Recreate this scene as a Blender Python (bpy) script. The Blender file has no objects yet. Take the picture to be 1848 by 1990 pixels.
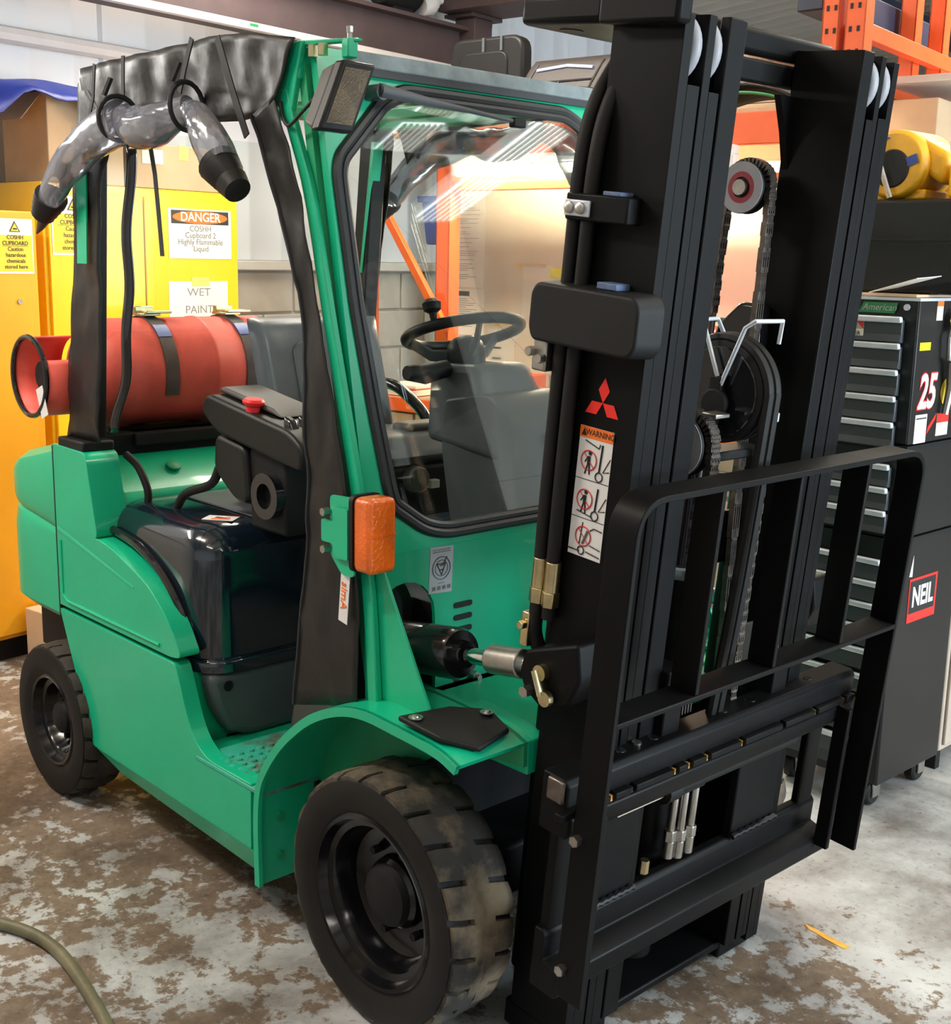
import bpy, bmesh, math, random
from mathutils import Matrix, Vector, noise
random.seed(7)
S = bpy.context.scene
COL = S.collection
# ---------------------------------------------------------------- camera
def _cam():
    yaw, pit, rol = math.radians(136.88670), math.radians(11.57823), math.radians(1.15377)
    l = Vector((math.cos(yaw)*math.cos(pit), math.sin(yaw)*math.cos(pit), -math.sin(pit)))
    r = Vector((math.sin(yaw), -math.cos(yaw), 0)); u = r.cross(l)
    c, s = math.cos(rol), math.sin(rol)
    r2, u2 = c*r + s*u, -s*r + c*u
    cd = bpy.data.cameras.new('camera'); co = bpy.data.objects.new('camera', cd); COL.objects.link(co)
    cd.sensor_fit = 'HORIZONTAL'; cd.sensor_width = 36.0; cd.lens = 36.0*2395.69/1848.0
    cd.clip_start = .05; cd.clip_end = 100
    M = Matrix(((r2.x, u2.x, -l.x, 1.8776), (r2.y, u2.y, -l.y, -2.04255), (r2.z, u2.z, -l.z, 1.61352), (0, 0, 0, 1)))
    co.matrix_world = M; S.camera = co
_cam()
# ---------------------------------------------------------------- world, lights, exposure
W = bpy.data.worlds.new('world'); S.world = W; W.use_nodes = True
W.node_tree.nodes['Background'].inputs[0].default_value = (.85, .92, 1.0, 1)
W.node_tree.nodes['Background'].inputs[1].default_value = .05
def area(name, loc, sx, sy, power, col=(1, .97, .92), rot=(0, 0, 0)):
    ld = bpy.data.lights.new(name, 'AREA'); ld.shape = 'RECTANGLE'; ld.size = sx; ld.size_y = sy
    ld.energy = power; ld.color = col
    o = bpy.data.objects.new(name, ld); COL.objects.link(o); o.location = loc; o.rotation_euler = rot
A9 = math.radians(9)
for x, y, p in ((-1.7, -2.1, 52), (.9, -2.8, 14), (1.9, 1.2, 24), (-.3, 3.4, 45), (4.0, -1.2, 14), (-2.2, 1.2, 46)):
    area('assumed_ceiling_tube', (x, y, 3.28), 1.5, .16, p, (1, .94, .84), (0, 0, A9))  # assumed overhead tubes, unseen area lights without fittings
    area('roof_fill_light', (x, y, 3.30), 1.5, .16, p*.55, (1, .94, .84), (math.pi, 0, -A9))  # added upward fill that brightens the roof sheets
# unseen area light added for assumed doorway daylight; no door opening is built
area('assumed_door_daylight', Matrix.Rotation(A9, 4, 'Z') @ Vector((6.95, 1.6, 1.65)), 2.6, 3.2, 470, (.74, .90, 1.0), (0, math.radians(90), A9))
# unseen area light added for the bonnet highlights, left of the cupboards
area('bonnet_highlight_light', Matrix.Rotation(A9, 4, 'Z') @ Vector((-3.3, -.75, 2.5)), .14, 1.5, 22, (1, .96, .90), (0, math.radians(-75), A9))
S.view_settings.view_transform = 'Standard'; S.view_settings.look = 'None'
S.view_settings.exposure = .54; S.view_settings.gamma = 1.0; S.view_settings.use_curve_mapping = False
# ---------------------------------------------------------------- frames
TH = math.atan(.093); CT, ST = math.cos(TH), math.sin(TH); MX0 = .369
MAST = Matrix(((CT, 0, ST, MX0), (0, 1, 0, 0), (-ST, 0, CT, 0), (0, 0, 0, 1)))
ROOM = Matrix.Rotation(A9, 4, 'Z')
ID = Matrix.Identity(4)
def mw(u, y, w): return MAST @ Vector((u, y, w))
def rw(x, y, z): return ROOM @ Vector((x, y, z))
def wsx(z, off=0.): return -.30 + off + .18*(2.03 - z)       # windscreen plane
# ---------------------------------------------------------------- materials
def nt(name):
    m = bpy.data.materials.new(name); m.use_nodes = True
    t = m.node_tree; return m, t, t.nodes['Principled BSDF']
def mat(name, col, rough=.5, metal=0., var=.0, vs=6., bump=0., bs=80., coat=0., spec=.5, col2=None, thr=None, emit=0., rvar=0.):
    m, t, b = nt(name); N, L = t.nodes, t.links
    b.inputs['Base Color'].default_value = (*col, 1); b.inputs['Roughness'].default_value = rough
    b.inputs['Metallic'].default_value = metal; b.inputs['Coat Weight'].default_value = coat
    b.inputs['Coat Roughness'].default_value = .06; b.inputs['Specular IOR Level'].default_value = spec
    tc = N.new('ShaderNodeTexCoord')
    if var or col2:
        n = N.new('ShaderNodeTexNoise'); n.inputs['Scale'].default_value = vs; n.inputs['Detail'].default_value = 6; n.inputs['Roughness'].default_value = .62
        L.new(tc.outputs['Object'], n.inputs['Vector'])
        r = N.new('ShaderNodeValToRGB'); L.new(n.outputs['Fac'], r.inputs[0])
        c2 = col2 or tuple(min(1, c*(1+var)) for c in col); c1 = col if col2 else tuple(c*(1-var) for c in col)
        a, z = thr or (.3, .7)
        r.color_ramp.elements[0].position = a; r.color_ramp.elements[0].color = (*c1, 1)
        r.color_ramp.elements[1].position = z; r.color_ramp.elements[1].color = (*c2, 1)
        L.new(r.outputs[0], b.inputs['Base Color'])
        if rvar:
            mr = N.new('ShaderNodeMapRange'); L.new(n.outputs['Fac'], mr.inputs[0]); mr.inputs[1].default_value = .3; mr.inputs[2].default_value = .7
            mr.inputs[3].default_value = max(.02, rough-rvar); mr.inputs[4].default_value = min(1, rough+rvar); L.new(mr.outputs[0], b.inputs['Roughness'])
    if bump:
        n2 = N.new('ShaderNodeTexNoise'); n2.inputs['Scale'].default_value = bs; n2.inputs['Detail'].default_value = 4
        L.new(tc.outputs['Object'], n2.inputs['Vector'])
        bp = N.new('ShaderNodeBump'); bp.inputs['Strength'].default_value = bump; bp.inputs['Distance'].default_value = .004
        L.new(n2.outputs['Fac'], bp.inputs['Height']); L.new(bp.outputs[0], b.inputs['Normal'])
    if emit:
        b.inputs['Emission Color'].default_value = (*col, 1); b.inputs['Emission Strength'].default_value = emit
    return m
def clear(name, tint, gl, rough, body=0., bodycol=(.8, .8, .85), rim=.3):
    m = bpy.data.materials.new(name); m.use_nodes = True; t = m.node_tree; N, L = t.nodes, t.links
    N.remove(N['Principled BSDF']); out = N['Material Output']
    tr = N.new('ShaderNodeBsdfTransparent'); tr.inputs[0].default_value = (*tint, 1)
    g = N.new('ShaderNodeBsdfGlossy'); g.inputs['Roughness'].default_value = rough
    fr = N.new('ShaderNodeFresnel'); fr.inputs[0].default_value = 1.45
    mx = N.new('ShaderNodeMixShader'); ad = N.new('ShaderNodeMath'); ad.operation = 'MULTIPLY_ADD'; ad.inputs[1].default_value = rim; ad.inputs[2].default_value = gl
    L.new(fr.outputs[0], ad.inputs[0]); L.new(ad.outputs[0], mx.inputs[0]); L.new(g.outputs[0], mx.inputs[2])
    if body:
        d = N.new('ShaderNodeBsdfDiffuse'); d.inputs[0].default_value = (*bodycol, 1)
        n = N.new('ShaderNodeTexNoise'); n.inputs['Scale'].default_value = 4; n.inputs['Detail'].default_value = 1
        bp = N.new('ShaderNodeBump'); bp.inputs['Strength'].default_value = .35; bp.inputs['Distance'].default_value = .02; L.new(n.outputs[0], bp.inputs['Height'])
        L.new(bp.outputs[0], g.inputs['Normal'])
        m2 = N.new('ShaderNodeMixShader'); m2.inputs[0].default_value = body
        L.new(tr.outputs[0], m2.inputs[1]); L.new(d.outputs[0], m2.inputs[2]); L.new(m2.outputs[0], mx.inputs[1])
    else: L.new(tr.outputs[0], mx.inputs[1])
    L.new(mx.outputs[0], out.inputs[0]); return m
G = dict(
 green=mat('green_paint', (.005, .43, .225), .34, var=.08, vs=3, coat=.2, bump=.04, bs=30),
 green_d=mat('shaded_green_paint', (.012, .30, .13), .5, var=.15, vs=5),  # darker copy of the truck green, shade of inner faces put into colour
 green_s=mat('step_green', (.03, .40, .28), .55, col2=(.12, .10, .07), thr=(.5, .66), vs=9),
 black=mat('black_mast_paint', (.0038, .0037, .004), .46, var=.3, vs=4, bump=.03, bs=120, rvar=.08, spec=.13),
 blackm=mat('matte_black', (.006, .006, .0065), .6, spec=.3, var=.25, vs=8, bump=.06, bs=200),
 blackg=mat('gloss_black', (.008, .008, .010), .16, coat=.5),
 rimb=mat('gloss_black_rim', (.004, .004, .005), .15, spec=.42),
 hood=mat('bonnet_black', (.006, .013, .022), .12, var=.2, vs=3, coat=.8),
 vinyl=mat('black_vinyl', (.012, .0105, .010), .46, spec=.42, var=.25, vs=12, bump=.35, bs=22),
 strap=mat('black_webbing', (.010, .010, .012), .7, var=.2, vs=40),
 rubber=mat('black_rubber', (.0085, .0075, .007), .60, spec=.3, var=.35, vs=7, bump=.1, bs=60),
 tread=mat('dusty_tread_rubber', (.020, .017, .014), .85, col2=(.170, .128, .080), thr=(.44, .66), vs=6.5, bump=.5, bs=70),
 rtread=mat('rear_tread_rubber', (.022, .018, .015), .8, col2=(.075, .058, .042), thr=(.4, .75), vs=8, bump=.4, bs=70),
 seal=mat('window_rubber', (.018, .019, .021), .45, var=.3, vs=10),
 strip=mat('dusty_grey_rubber', (.20, .24, .25), .8, var=.3, vs=14, bump=.3, bs=40),
 plastic=mat('grey_plastic', (.066, .074, .084), .42, var=.12, vs=5, bump=.08, bs=260),
 plastic_d=mat('dark_plastic', (.010, .0095, .0095), .42, spec=.3, var=.15, vs=6, bump=.1, bs=260),
 plastic_b=mat('brown_grey_plastic', (.075, .068, .062), .55, var=.15, vs=5),
 seatv=mat('seat_vinyl', (.10, .11, .125), .30, var=.2, vs=6, bump=.08, bs=120),
 steel=mat('bare_steel', (.42, .40, .37), .35, 1., var=.25, vs=20),
 chrome=mat('chrome_rod', (.75, .78, .78), .06, 1.),
 zinc=mat('yellow_zinc', (.62, .52, .30), .28, 1., var=.2, vs=30),
 chain=mat('oiled_chain', (.16, .135, .12), .34, .8, var=.4, vs=50),
 greyp=mat('grey_pulley', (.30, .30, .33), .5, var=.15),
 redp=mat('red_bearing', (.28, .015, .03), .5),
 red=mat('red_button', (.75, .02, .02), .35),
 gas=mat('gas_red', (.86, .115, .080), .55, var=.22, vs=5, bump=.08, bs=60),
 strapg=mat('grimy_strap', (.085, .062, .055), .7, var=.4, vs=12),
 rag=mat('pale_blue_tape', (.09, .13, .24), .6, var=.3, vs=30),
 blue=mat('blue_enamel', (.02, .05, .30), .4),
 amber=mat('amber_lens', (.78, .13, .006), .18, var=.25, vs=10, coat=.6, bump=.5, bs=130),
 lens=mat('lamp_glass', (.12, .085, .045), .25, var=.5, vs=10, coat=.8, bump=.6, bs=220),
 white=mat('white_print', (.72, .70, .69), .5, var=.04),
 paper=mat('paper', (.80, .76, .70), .7, var=.05, vs=3),
 silver=mat('silver_label', (.42, .43, .45), .35, .3, var=.1),
 ink=mat('black_ink', (.012, .012, .012), .5), inkg=mat('grey_ink', (.18, .16, .15), .6), inkb=mat('pencil_ink', (.25, .22, .22), .7),
 orange=mat('orange_print', (.85, .16, .01), .5), redink=mat('red_ink', (.62, .012, .015), .5), redlogo=mat('red_logo', (.80, .022, .014), .45),
 yellowl=mat('yellow_label', (.80, .58, .03), .5), yelh=mat('bright_yellow', (.85, .80, .01), .5),
 glass=clear('windscreen_glass', (.93, .97, .95), .02, .02, rim=.6),
 pvc=clear('clear_vinyl', (.78, .80, .86), .13, .13, body=.30, bodycol=(.42, .43, .52), rim=.9),
 pvcs=clear('clear_vinyl_sheet', (.90, .93, .91), .004, .12, rim=.10),
 yellow=mat('yellow_cabinet_paint', (.86, .55, .008), .38, var=.05, vs=2, coat=.2),
 orangec=mat('orange_cupboard_paint', (.83, .37, .008), .45, var=.07, vs=3),
 card=mat('cardboard', (.52, .36, .22), .8, var=.10, vs=4, bump=.1, bs=30), card2=mat('pale_cardboard', (.60, .42, .27), .8, var=.08, vs=4),
 tarp=mat('blue_tarp', (.008, .022, .20), .42, var=.3, vs=4),
 clad=mat('white_cladding', (.66, .66, .68), .5, var=.04, vs=1.5), block=mat('painted_block', (.50, .43, .36), .75, var=.10, vs=5, bump=.2, bs=40),
 mortar=mat('mortar', (.44, .38, .32), .8, var=.06), ledge=mat('ledge_paint', (.62, .56, .50), .6, var=.06),
 beam=mat('brown_steel', (.085, .056, .055), .6, var=.15, vs=6), trunk=mat('white_trunking', (.62, .58, .56), .5, var=.05),
 rack=mat('orange_rack_paint', (.72, .105, .022), .45, var=.12, vs=4), rackd=mat('dark_blue_steel', (.02, .028, .055), .5, var=.2),
 wood=mat('plywood', (.46, .32, .19), .7, var=.15, vs=5), board=mat('cream_board', (.72, .64, .52), .7, var=.03, vs=2),
 tool=mat('black_tool_chest', (.006, .007, .008), .42, spec=.35, var=.2, vs=5, bump=.1, bs=200), toolside=mat('chest_side', (.012, .011, .010), .4, spec=.35, var=.15, vs=4),
 drawer=mat('drawer_front', (.045, .052, .062), .35, var=.1, vs=5), alu=mat('brushed_aluminium', (.66, .70, .78), .30, .35, var=.06, vs=20),
 beige=mat('beige_metal', (.44, .36, .29), .5, var=.1), seatb=mat('brown_seat_fabric', (.030, .022, .018), .6, var=.2, vs=10),
 seatblue=mat('pale_blue_trim', (.30, .36, .65), .5), blower=mat('blower_yellow', (.72, .36, .012), .45, var=.25, vs=6), blk=mat('deep_black', (.004, .004, .005), .7),
 hiviz=mat('hi_vis_fabric', (.62, .60, .03), .7, var=.25, vs=8), bin=mat('blue_plastic', (.03, .07, .36), .4, var=.1), toolred=mat('red_enamel', (.55, .03, .03), .4, var=.1),
 hose=mat('green_brown_hose', (.13, .115, .062), .5, var=.35, vs=9), tape=mat('yellow_tape', (.80, .55, .14), .6), roofm=mat('roof_sheet', (.70, .63, .53), .6, var=.08, vs=2),
 louvre=mat('lit_louvre_panel', (.95, .97, 1.0), .5, emit=3.2),
 tube=mat('lit_fluorescent_tube', (1, .86, .62), .4, emit=170.), floormark=mat('orange_floor_paint', (.72, .36, .05), .7, var=.3, vs=30), greend=mat('dark_green', (.02, .20, .06), .4, var=.1),
)
# ---------------------------------------------------------------- mesh helpers
class MB:
    def __init__(s, M=None): s.v = []; s.f = []; s.m = []; s.M = M
    def add(s, vs, fs, mi=0):
        o = len(s.v); s.v += [Vector(p) for p in vs]; s.f += [tuple(i+o for i in f) for f in fs]; s.m += [mi]*len(fs); return s
    def hexa(s, p, mi=0):   # p: 4 bottom, 4 top
        return s.add(p, [(0, 3, 2, 1), (4, 5, 6, 7), (0, 1, 5, 4), (1, 2, 6, 5), (2, 3, 7, 6), (3, 0, 4, 7)], mi)
    def box(s, x0, x1, y0, y1, z0, z1, mi=0):
        return s.hexa([(x0, y0, z0), (x1, y0, z0), (x1, y1, z0), (x0, y1, z0), (x0, y0, z1), (x1, y0, z1), (x1, y1, z1), (x0, y1, z1)], mi)
    def prism(s, pts, fa, fb, mi=0):
        n = len(pts); a = [fa(p) for p in pts]; b = [fb(p) for p in pts]
        return s.add(a+b, [tuple(range(n)), tuple(range(2*n-1, n-1, -1))] + [(i, (i+1) % n, n+(i+1) % n, n+i) for i in range(n)], mi)
    def py(s, pts, y0, y1, mi=0): return s.prism(pts, lambda p: (p[0], y0, p[1]), lambda p: (p[0], y1, p[1]), mi)      # outline in x,z
    def px(s, pts, x0, x1, mi=0): return s.prism(pts, lambda p: (x0, p[0], p[1]), lambda p: (x1, p[0], p[1]), mi)      # outline in y,z
    def pz(s, pts, z0, z1, mi=0): return s.prism(pts, lambda p: (p[0], p[1], z0), lambda p: (p[0], p[1], z1), mi)
    def tube(s, path, r, n=10, closed=False, cap=True, mi=0, flat=1.0):
        P = [Vector(p) for p in path]; k = len(P); rs = r if isinstance(r, (list, tuple)) else [r]*k
        T = []
        for i in range(k):
            a = P[(i-1) % k] if closed or i > 0 else P[i]; b = P[(i+1) % k] if closed or i < k-1 else P[i]
            T.append((b-a).normalized())
        up = Vector((0, 0, 1)) if abs(T[0].z) < .9 else Vector((0, 1, 0))
        nrm = (up - T[0]*up.dot(T[0])).normalized(); vs = []
        for i in range(k):
            nrm = (nrm - T[i]*nrm.dot(T[i])).normalized(); bn = T[i].cross(nrm)
            for j in range(n):
                a = 2*math.pi*j/n; vs.append(P[i] + rs[i]*(math.cos(a)*nrm + flat*math.sin(a)*bn))
        fs = []
        for i in range(k if closed else k-1):
            for j in range(n):
                a, b = i*n, ((i+1) % k)*n; fs.append((a+j, a+(j+1) % n, b+(j+1) % n, b+j))
        if cap and not closed: fs += [tuple(range(n-1, -1, -1)), tuple((k-1)*n+j for j in range(n))]
        return s.add(vs, fs, mi)
    def lathe(s, prof, org, ax, n=32, mi=0, close=False):
        ax = Vector(ax).normalized(); o = Vector(org)
        e = Vector((0, 0, 1)) if abs(ax.z) < .9 else Vector((1, 0, 0)); e = (e-ax*e.dot(ax)).normalized(); f = ax.cross(e)
        vs = []
        for a, r in prof:
            for j in range(n):
                t = 2*math.pi*j/n; vs.append(o+ax*a+max(r, 1e-5)*(math.cos(t)*e+math.sin(t)*f))
        k = len(prof); fs = []
        for i in range(k if close else k-1):
            for j in range(n):
                a, b = i*n, ((i+1) % k)*n; fs.append((a+j, a+(j+1) % n, b+(j+1) % n, b+j))
        return s.add(vs, fs, mi)
    def cyl(s, a, b, r, n=16, mi=0): return s.tube([a, b], r, n, mi=mi)
    def grid(s, fn, nu, nv, mi=0, closed=False):
        vs = [fn(i/(nu if closed else nu-1), j/(nv-1)) for j in range(nv) for i in range(nu)]; fs = []
        for j in range(nv-1):
            for i in range(nu if closed else nu-1):
                a = j*nu+i; b = j*nu+(i+1) % nu; fs.append((a, b, b+nu, a+nu))
        return s.add(vs, fs, mi)
    def ball(s, c, rx, ry, rz, n=14, mi=0):
        c = Vector(c); prof = [(math.cos(math.pi*i/8), math.sin(math.pi*i/8)) for i in range(9)]
        o = len(s.v); s.lathe([(a, r) for a, r in prof], (0, 0, 0), (0, 0, 1), n, mi)
        for i in range(o, len(s.v)): v = s.v[i]; s.v[i] = Vector((c.x+v.x*rx, c.y+v.y*ry, c.z+v.z*rz))
        return s
    def build(s, name, m, parent=None, bevel=0., seg=2, smooth=40, solid=0., sub=0, wn=False):
        vs = [s.M @ v for v in s.v] if s.M else s.v
        lo = Vector((min(v.x for v in vs), min(v.y for v in vs), min(v.z for v in vs))); hi = Vector((max(v.x for v in vs), max(v.y for v in vs), max(v.z for v in vs)))
        c = (lo+hi)/2
        if parent is None: c.z = lo.z
        me = bpy.data.meshes.new(name); me.from_pydata([v-c for v in vs], [], s.f)
        mm = m if isinstance(m, (list, tuple)) else [m]
        for q in mm: me.materials.append(G[q])
        me.polygons.foreach_set('material_index', s.m)
        b = bmesh.new(); b.from_mesh(me); bmesh.ops.recalc_face_normals(b, faces=b.faces); b.to_mesh(me); b.free()
        me.polygons.foreach_set('use_smooth', [True]*len(me.polygons)); me.set_sharp_from_angle(angle=math.radians(smooth))
        return link(name, me, c, parent, bevel, seg, solid, sub)
ORG = {}
def link(name, me, c, parent=None, bevel=0., seg=2, solid=0., sub=0):
    o = bpy.data.objects.new(name, me); COL.objects.link(o); ORG[o.name] = Vector(c)
    if parent: o.parent = parent; o.location = Vector(c)-ORG[parent.name]
    else: o.location = c
    if solid: q = o.modifiers.new('solid', 'SOLIDIFY'); q.thickness = solid; q.offset = 0
    if bevel: q = o.modifiers.new('bevel', 'BEVEL'); q.width = bevel; q.segments = seg; q.limit_method = 'ANGLE'; q.angle_limit = math.radians(35)
    if sub: q = o.modifiers.new('sub', 'SUBSURF'); q.levels = sub; q.render_levels = sub
    return o
def thing(name, loc, label, cat, group=None):
    o = bpy.data.objects.new(name, None); COL.objects.link(o); o.location = loc; ORG[o.name] = Vector(loc); o.empty_display_size = .1
    return tag(o, label, cat, group)
def tag(o, label, cat, group=None):
    o['label'] = label; o['category'] = cat
    if group: o['group'] = group
    return o
def struct(o): o['kind'] = 'structure'; return o
def lab(o, l): o['label'] = l; return o
def copy_part(src, parent, c):
    o = src.copy(); COL.objects.link(o); o.parent = parent; ORG[o.name] = Vector(c); o.location = Vector(c)-ORG[parent.name]; return o
def fillet(pts, r, n=5, closed=True):
    out = []; k = len(pts)
    for i, p in enumerate(pts):
        p = Vector(p)
        if not closed and i in (0, k-1): out.append(p); continue
        a, b = Vector(pts[i-1])-p, Vector(pts[(i+1) % k])-p
        rr = min(r if not isinstance(r, (list, tuple)) else r[i], a.length*.49, b.length*.49)
        if rr < 1e-5: out.append(p); continue
        s, e = p+a.normalized()*rr, p+b.normalized()*rr
        for j in range(n+1):
            t = j/n; out.append((1-t)**2*s+2*t*(1-t)*p+t*t*e)
    return out
def rrect(x0, x1, y0, y1, r, n=5): return [(v.x, v.y) for v in fillet([(x0, y0), (x1, y0), (x1, y1), (x0, y1)], r, n)]
def spline(pts, n):
    P = [Vector(p) for p in pts]; P = [2*P[0]-P[1]]+P+[2*P[-1]-P[-2]]; out = []; k = len(P)-3
    for q in range(n):
        t = q/(n-1)*k; i = min(int(t), k-1); t -= i; a, b, c, d = P[i:i+4]
        out.append(.5*((2*b)+(c-a)*t+(2*a-5*b+4*c-d)*t*t+(3*b-a-3*c+d)*t**3))
    return out
def text(st, size, org, xd, yd, m, parent, name='lettering', align='CENTER', bold=.0, ext=.0006, sx=1.0, shear=0., space=1.0):
    cu = bpy.data.curves.new(name, 'FONT'); cu.body = st; cu.size = size; cu.align_x = align; cu.align_y = 'CENTER'
    cu.extrude = ext; cu.offset = bold*size; cu.resolution_u = 3; cu.shear = shear; cu.space_line = space
    to = bpy.data.objects.new('tmp', cu); COL.objects.link(to); bpy.context.view_layer.update()
    dg = bpy.context.evaluated_depsgraph_get(); me = bpy.data.meshes.new_from_object(to.evaluated_get(dg)); bpy.data.objects.remove(to)
    xd, yd = Vector(xd).normalized(), Vector(yd).normalized(); z = xd.cross(yd)
    M = Matrix(((xd.x*sx, yd.x, z.x, 0), (xd.y*sx, yd.y, z.y, 0), (xd.z*sx, yd.z, z.z, 0), (0, 0, 0, 1)))
    me.transform(M); me.name = name; me.materials.clear(); me.materials.append(G[m])
    return link(name, me, org, parent)
# ================================================================ the room
def floor_mat():
    m, t, b = nt('worn_painted_concrete'); N, L = t.nodes, t.links
    g = N.new('ShaderNodeNewGeometry'); sp = N.new('ShaderNodeSeparateXYZ'); L.new(g.outputs['Position'], sp.inputs[0])
    def noi(sc, det, ro, dist=0., sy=1.0):
        mp = N.new('ShaderNodeMapping'); mp.inputs['Scale'].default_value = (sc, sc*sy, sc); L.new(g.outputs['Position'], mp.inputs[0])
        n = N.new('ShaderNodeTexNoise'); n.inputs['Scale'].default_value = 1; n.inputs['Detail'].default_value = det; n.inputs['Roughness'].default_value = ro; n.inputs['Distortion'].default_value = dist
        L.new(mp.outputs[0], n.inputs[0]); return n.outputs['Fac']
    def mth(op, a, bb, cl=False):
        x = N.new('ShaderNodeMath'); x.operation = op; x.use_clamp = cl
        for i, q in enumerate((a, bb)):
            if isinstance(q, (int, float)): x.inputs[i].default_value = q
            else: L.new(q, x.inputs[i])
        return x.outputs[0]
    def ramp(f, a, c1, z, c2):
        r = N.new('ShaderNodeValToRGB'); L.new(f, r.inputs[0]); r.color_ramp.elements[0].position = a; r.color_ramp.elements[0].color = (*c1, 1)
        r.color_ramp.elements[1].position = z; r.color_ramp.elements[1].color = (*c2, 1); return r.outputs[0]
    def mix(f, a, bb, op='MIX'):
        x = N.new('ShaderNodeMix'); x.data_type = 'RGBA'; x.blend_type = op
        (L.new(f, x.inputs[0]) if not isinstance(f, float) else setattr(x.inputs[0], 'default_value', f))
        L.new(a, x.inputs[6]); L.new(bb, x.inputs[7]); return x.outputs[2]
    n1 = noi(10, 9, .70, .2); n2 = noi(.75, 3, .5); n3 = noi(28, 6, .7, .5); n4 = noi(3.1, 7, .65)
    # worn bays lie on the walked side of the hall, the far strip kept most of its paint
    band = N.new('ShaderNodeMapRange'); L.new(sp.outputs[1], band.inputs[0]); band.inputs[1].default_value = .0; band.inputs[2].default_value = .85; band.inputs[3].default_value = .0; band.inputs[4].default_value = .125
    f = mth('ADD', mth('ADD', mth('MULTIPLY', n1, .62), mth('MULTIPLY', n2, .38)), mth('ADD', mth('MULTIPLY', mth('SUBTRACT', n3, .5), .16), band.outputs[0]))
    mask = ramp(f, .497, (0, 0, 0), .524, (1, 1, 1))
    paint = ramp(n4, .3, (.34, .33, .33), .70, (.53, .55, .55)); conc = ramp(n3, .3, (.150, .105, .070), .7, (.235, .175, .125))
    c = mix(mask, conc, paint)
    grime = ramp(noi(1.6, 9, .70, .2), .38, (.34, .29, .25), .54, (1, 1, 1)); c = mix(.8, c, grime, 'MULTIPLY')
    spk = ramp(noi(45, 6, .7), .57, (1, 1, 1), .66, (.42, .37, .33)); c = mix(.7, c, spk, 'MULTIPLY')
    L.new(c, b.inputs['Base Color'])
    L.new(ramp(f, .48, (.75,)*3, .55, (.42,)*3), b.inputs['Roughness'])
    bp = N.new('ShaderNodeBump'); bp.inputs['Strength'].default_value = .5; bp.inputs['Distance'].default_value = .003; L.new(f, bp.inputs['Height']); L.new(bp.outputs[0], b.inputs['Normal'])
    return m
G['floor'] = floor_mat()
b = MB(ROOM); b.box(-3.6, 7.2, -6.2, 13.2, -.12, 0); FL = struct(b.build('floor', 'floor'))
b = MB()
b.prism([(.395, .502), (.416, .487), (.47, .478), (.524, .472), (.530, .492), (.46, .497)], lambda p: (p[0], p[1], .0004), lambda p: (p[0], p[1], .0012)); lab(b.build('paint_mark', 'floormark', FL), 'short orange paint streak')
# back wall
b = MB(ROOM); b.box(-3.62, -3.462, -6.2, 13.2, 0, 4.6); WB_ = struct(b.build('wall_back', 'mortar'))
b = MB(ROOM); b.box(-3.47, -3.445, -.005, .425, 0, .205)
blk = None
for r in range(6):
    for k in range(8):
        y = 1.35+k*.44+(.22 if r % 2 else 0); z = .205+r*.222
        if blk is None:
            b = MB(ROOM); b.box(-3.47, -3.447, y, y+.425, z, z+.209); blk = b.build('block', 'block', WB_, .006)
        else: copy_part(blk, WB_, rw(-3.4585, y+.2125, z+.1045))
b = MB(ROOM); b.box(-3.47, -3.39, -6.2, 13.2, 1.535, 1.585); b.build('ledge', 'ledge', WB_, .006)
pan = None
for k in range(15):
    y = -1.2+k*.62
    if pan is None:
        prof = [(-3.47, 0), (-3.445, .0), (-3.445, .20), (-3.438, .215), (-3.438, .235), (-3.445, .25), (-3.445, .42), (-3.438, .435), (-3.438, .455), (-3.445, .47), (-3.445, .585), (-3.428, .60), (-3.428, .617), (-3.47, .617)]
        b = MB(ROOM); b.prism([(p[0], p[1]+y) for p in prof], lambda p: (p[0], p[1], 1.587), lambda p: (p[0], p[1], 4.5)); pan = b.build('cladding_panel', 'clad', WB_); pc = ORG[pan.name].copy()
    else: copy_part(pan, WB_, pc+(rw(0, k*.62, 0)))
b = MB(ROOM); b.box(-3.62, 7.2, 13.05, 13.2, 0, 4.8); struct(b.build('wall_right', 'clad'))
b = MB(ROOM); b.box(-3.62, 7.2, -6.2, -6.05, 0, 4.8); struct(b.build('wall_left', 'clad'))
b = MB(ROOM); b.box(7.05, 7.2, -6.2, 13.2, 0, 4.8); struct(b.build('wall_front', 'clad'))
# roof: ribbed sheets running up the slope
b = MB(ROOM); n = 96
ys = [-6.2+19.4*i/(4*n) for i in range(4*n+1)]
def rz(x, i): return 3.36+.10*(x+3.5)+(.0 if i % 4 in (0, 1) else .045)
b.add([(x, y, rz(x, i)) for x in (-3.6, 7.2) for i, y in enumerate(ys)], [(i, i+1, 4*n+2+i, 4*n+1+i) for i in range(4*n)])
CE = struct(b.build('ceiling', 'roofm', smooth=20, solid=.01))
for x in (-2.0, .2, 2.4, 4.6):
    b = MB(ROOM); b.box(x, x+.07, -6.1, 13.1, 3.20+.1*(x+3.5), 3.345+.1*(x+3.5)); b.build('purlin', 'rackd', CE)
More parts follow.
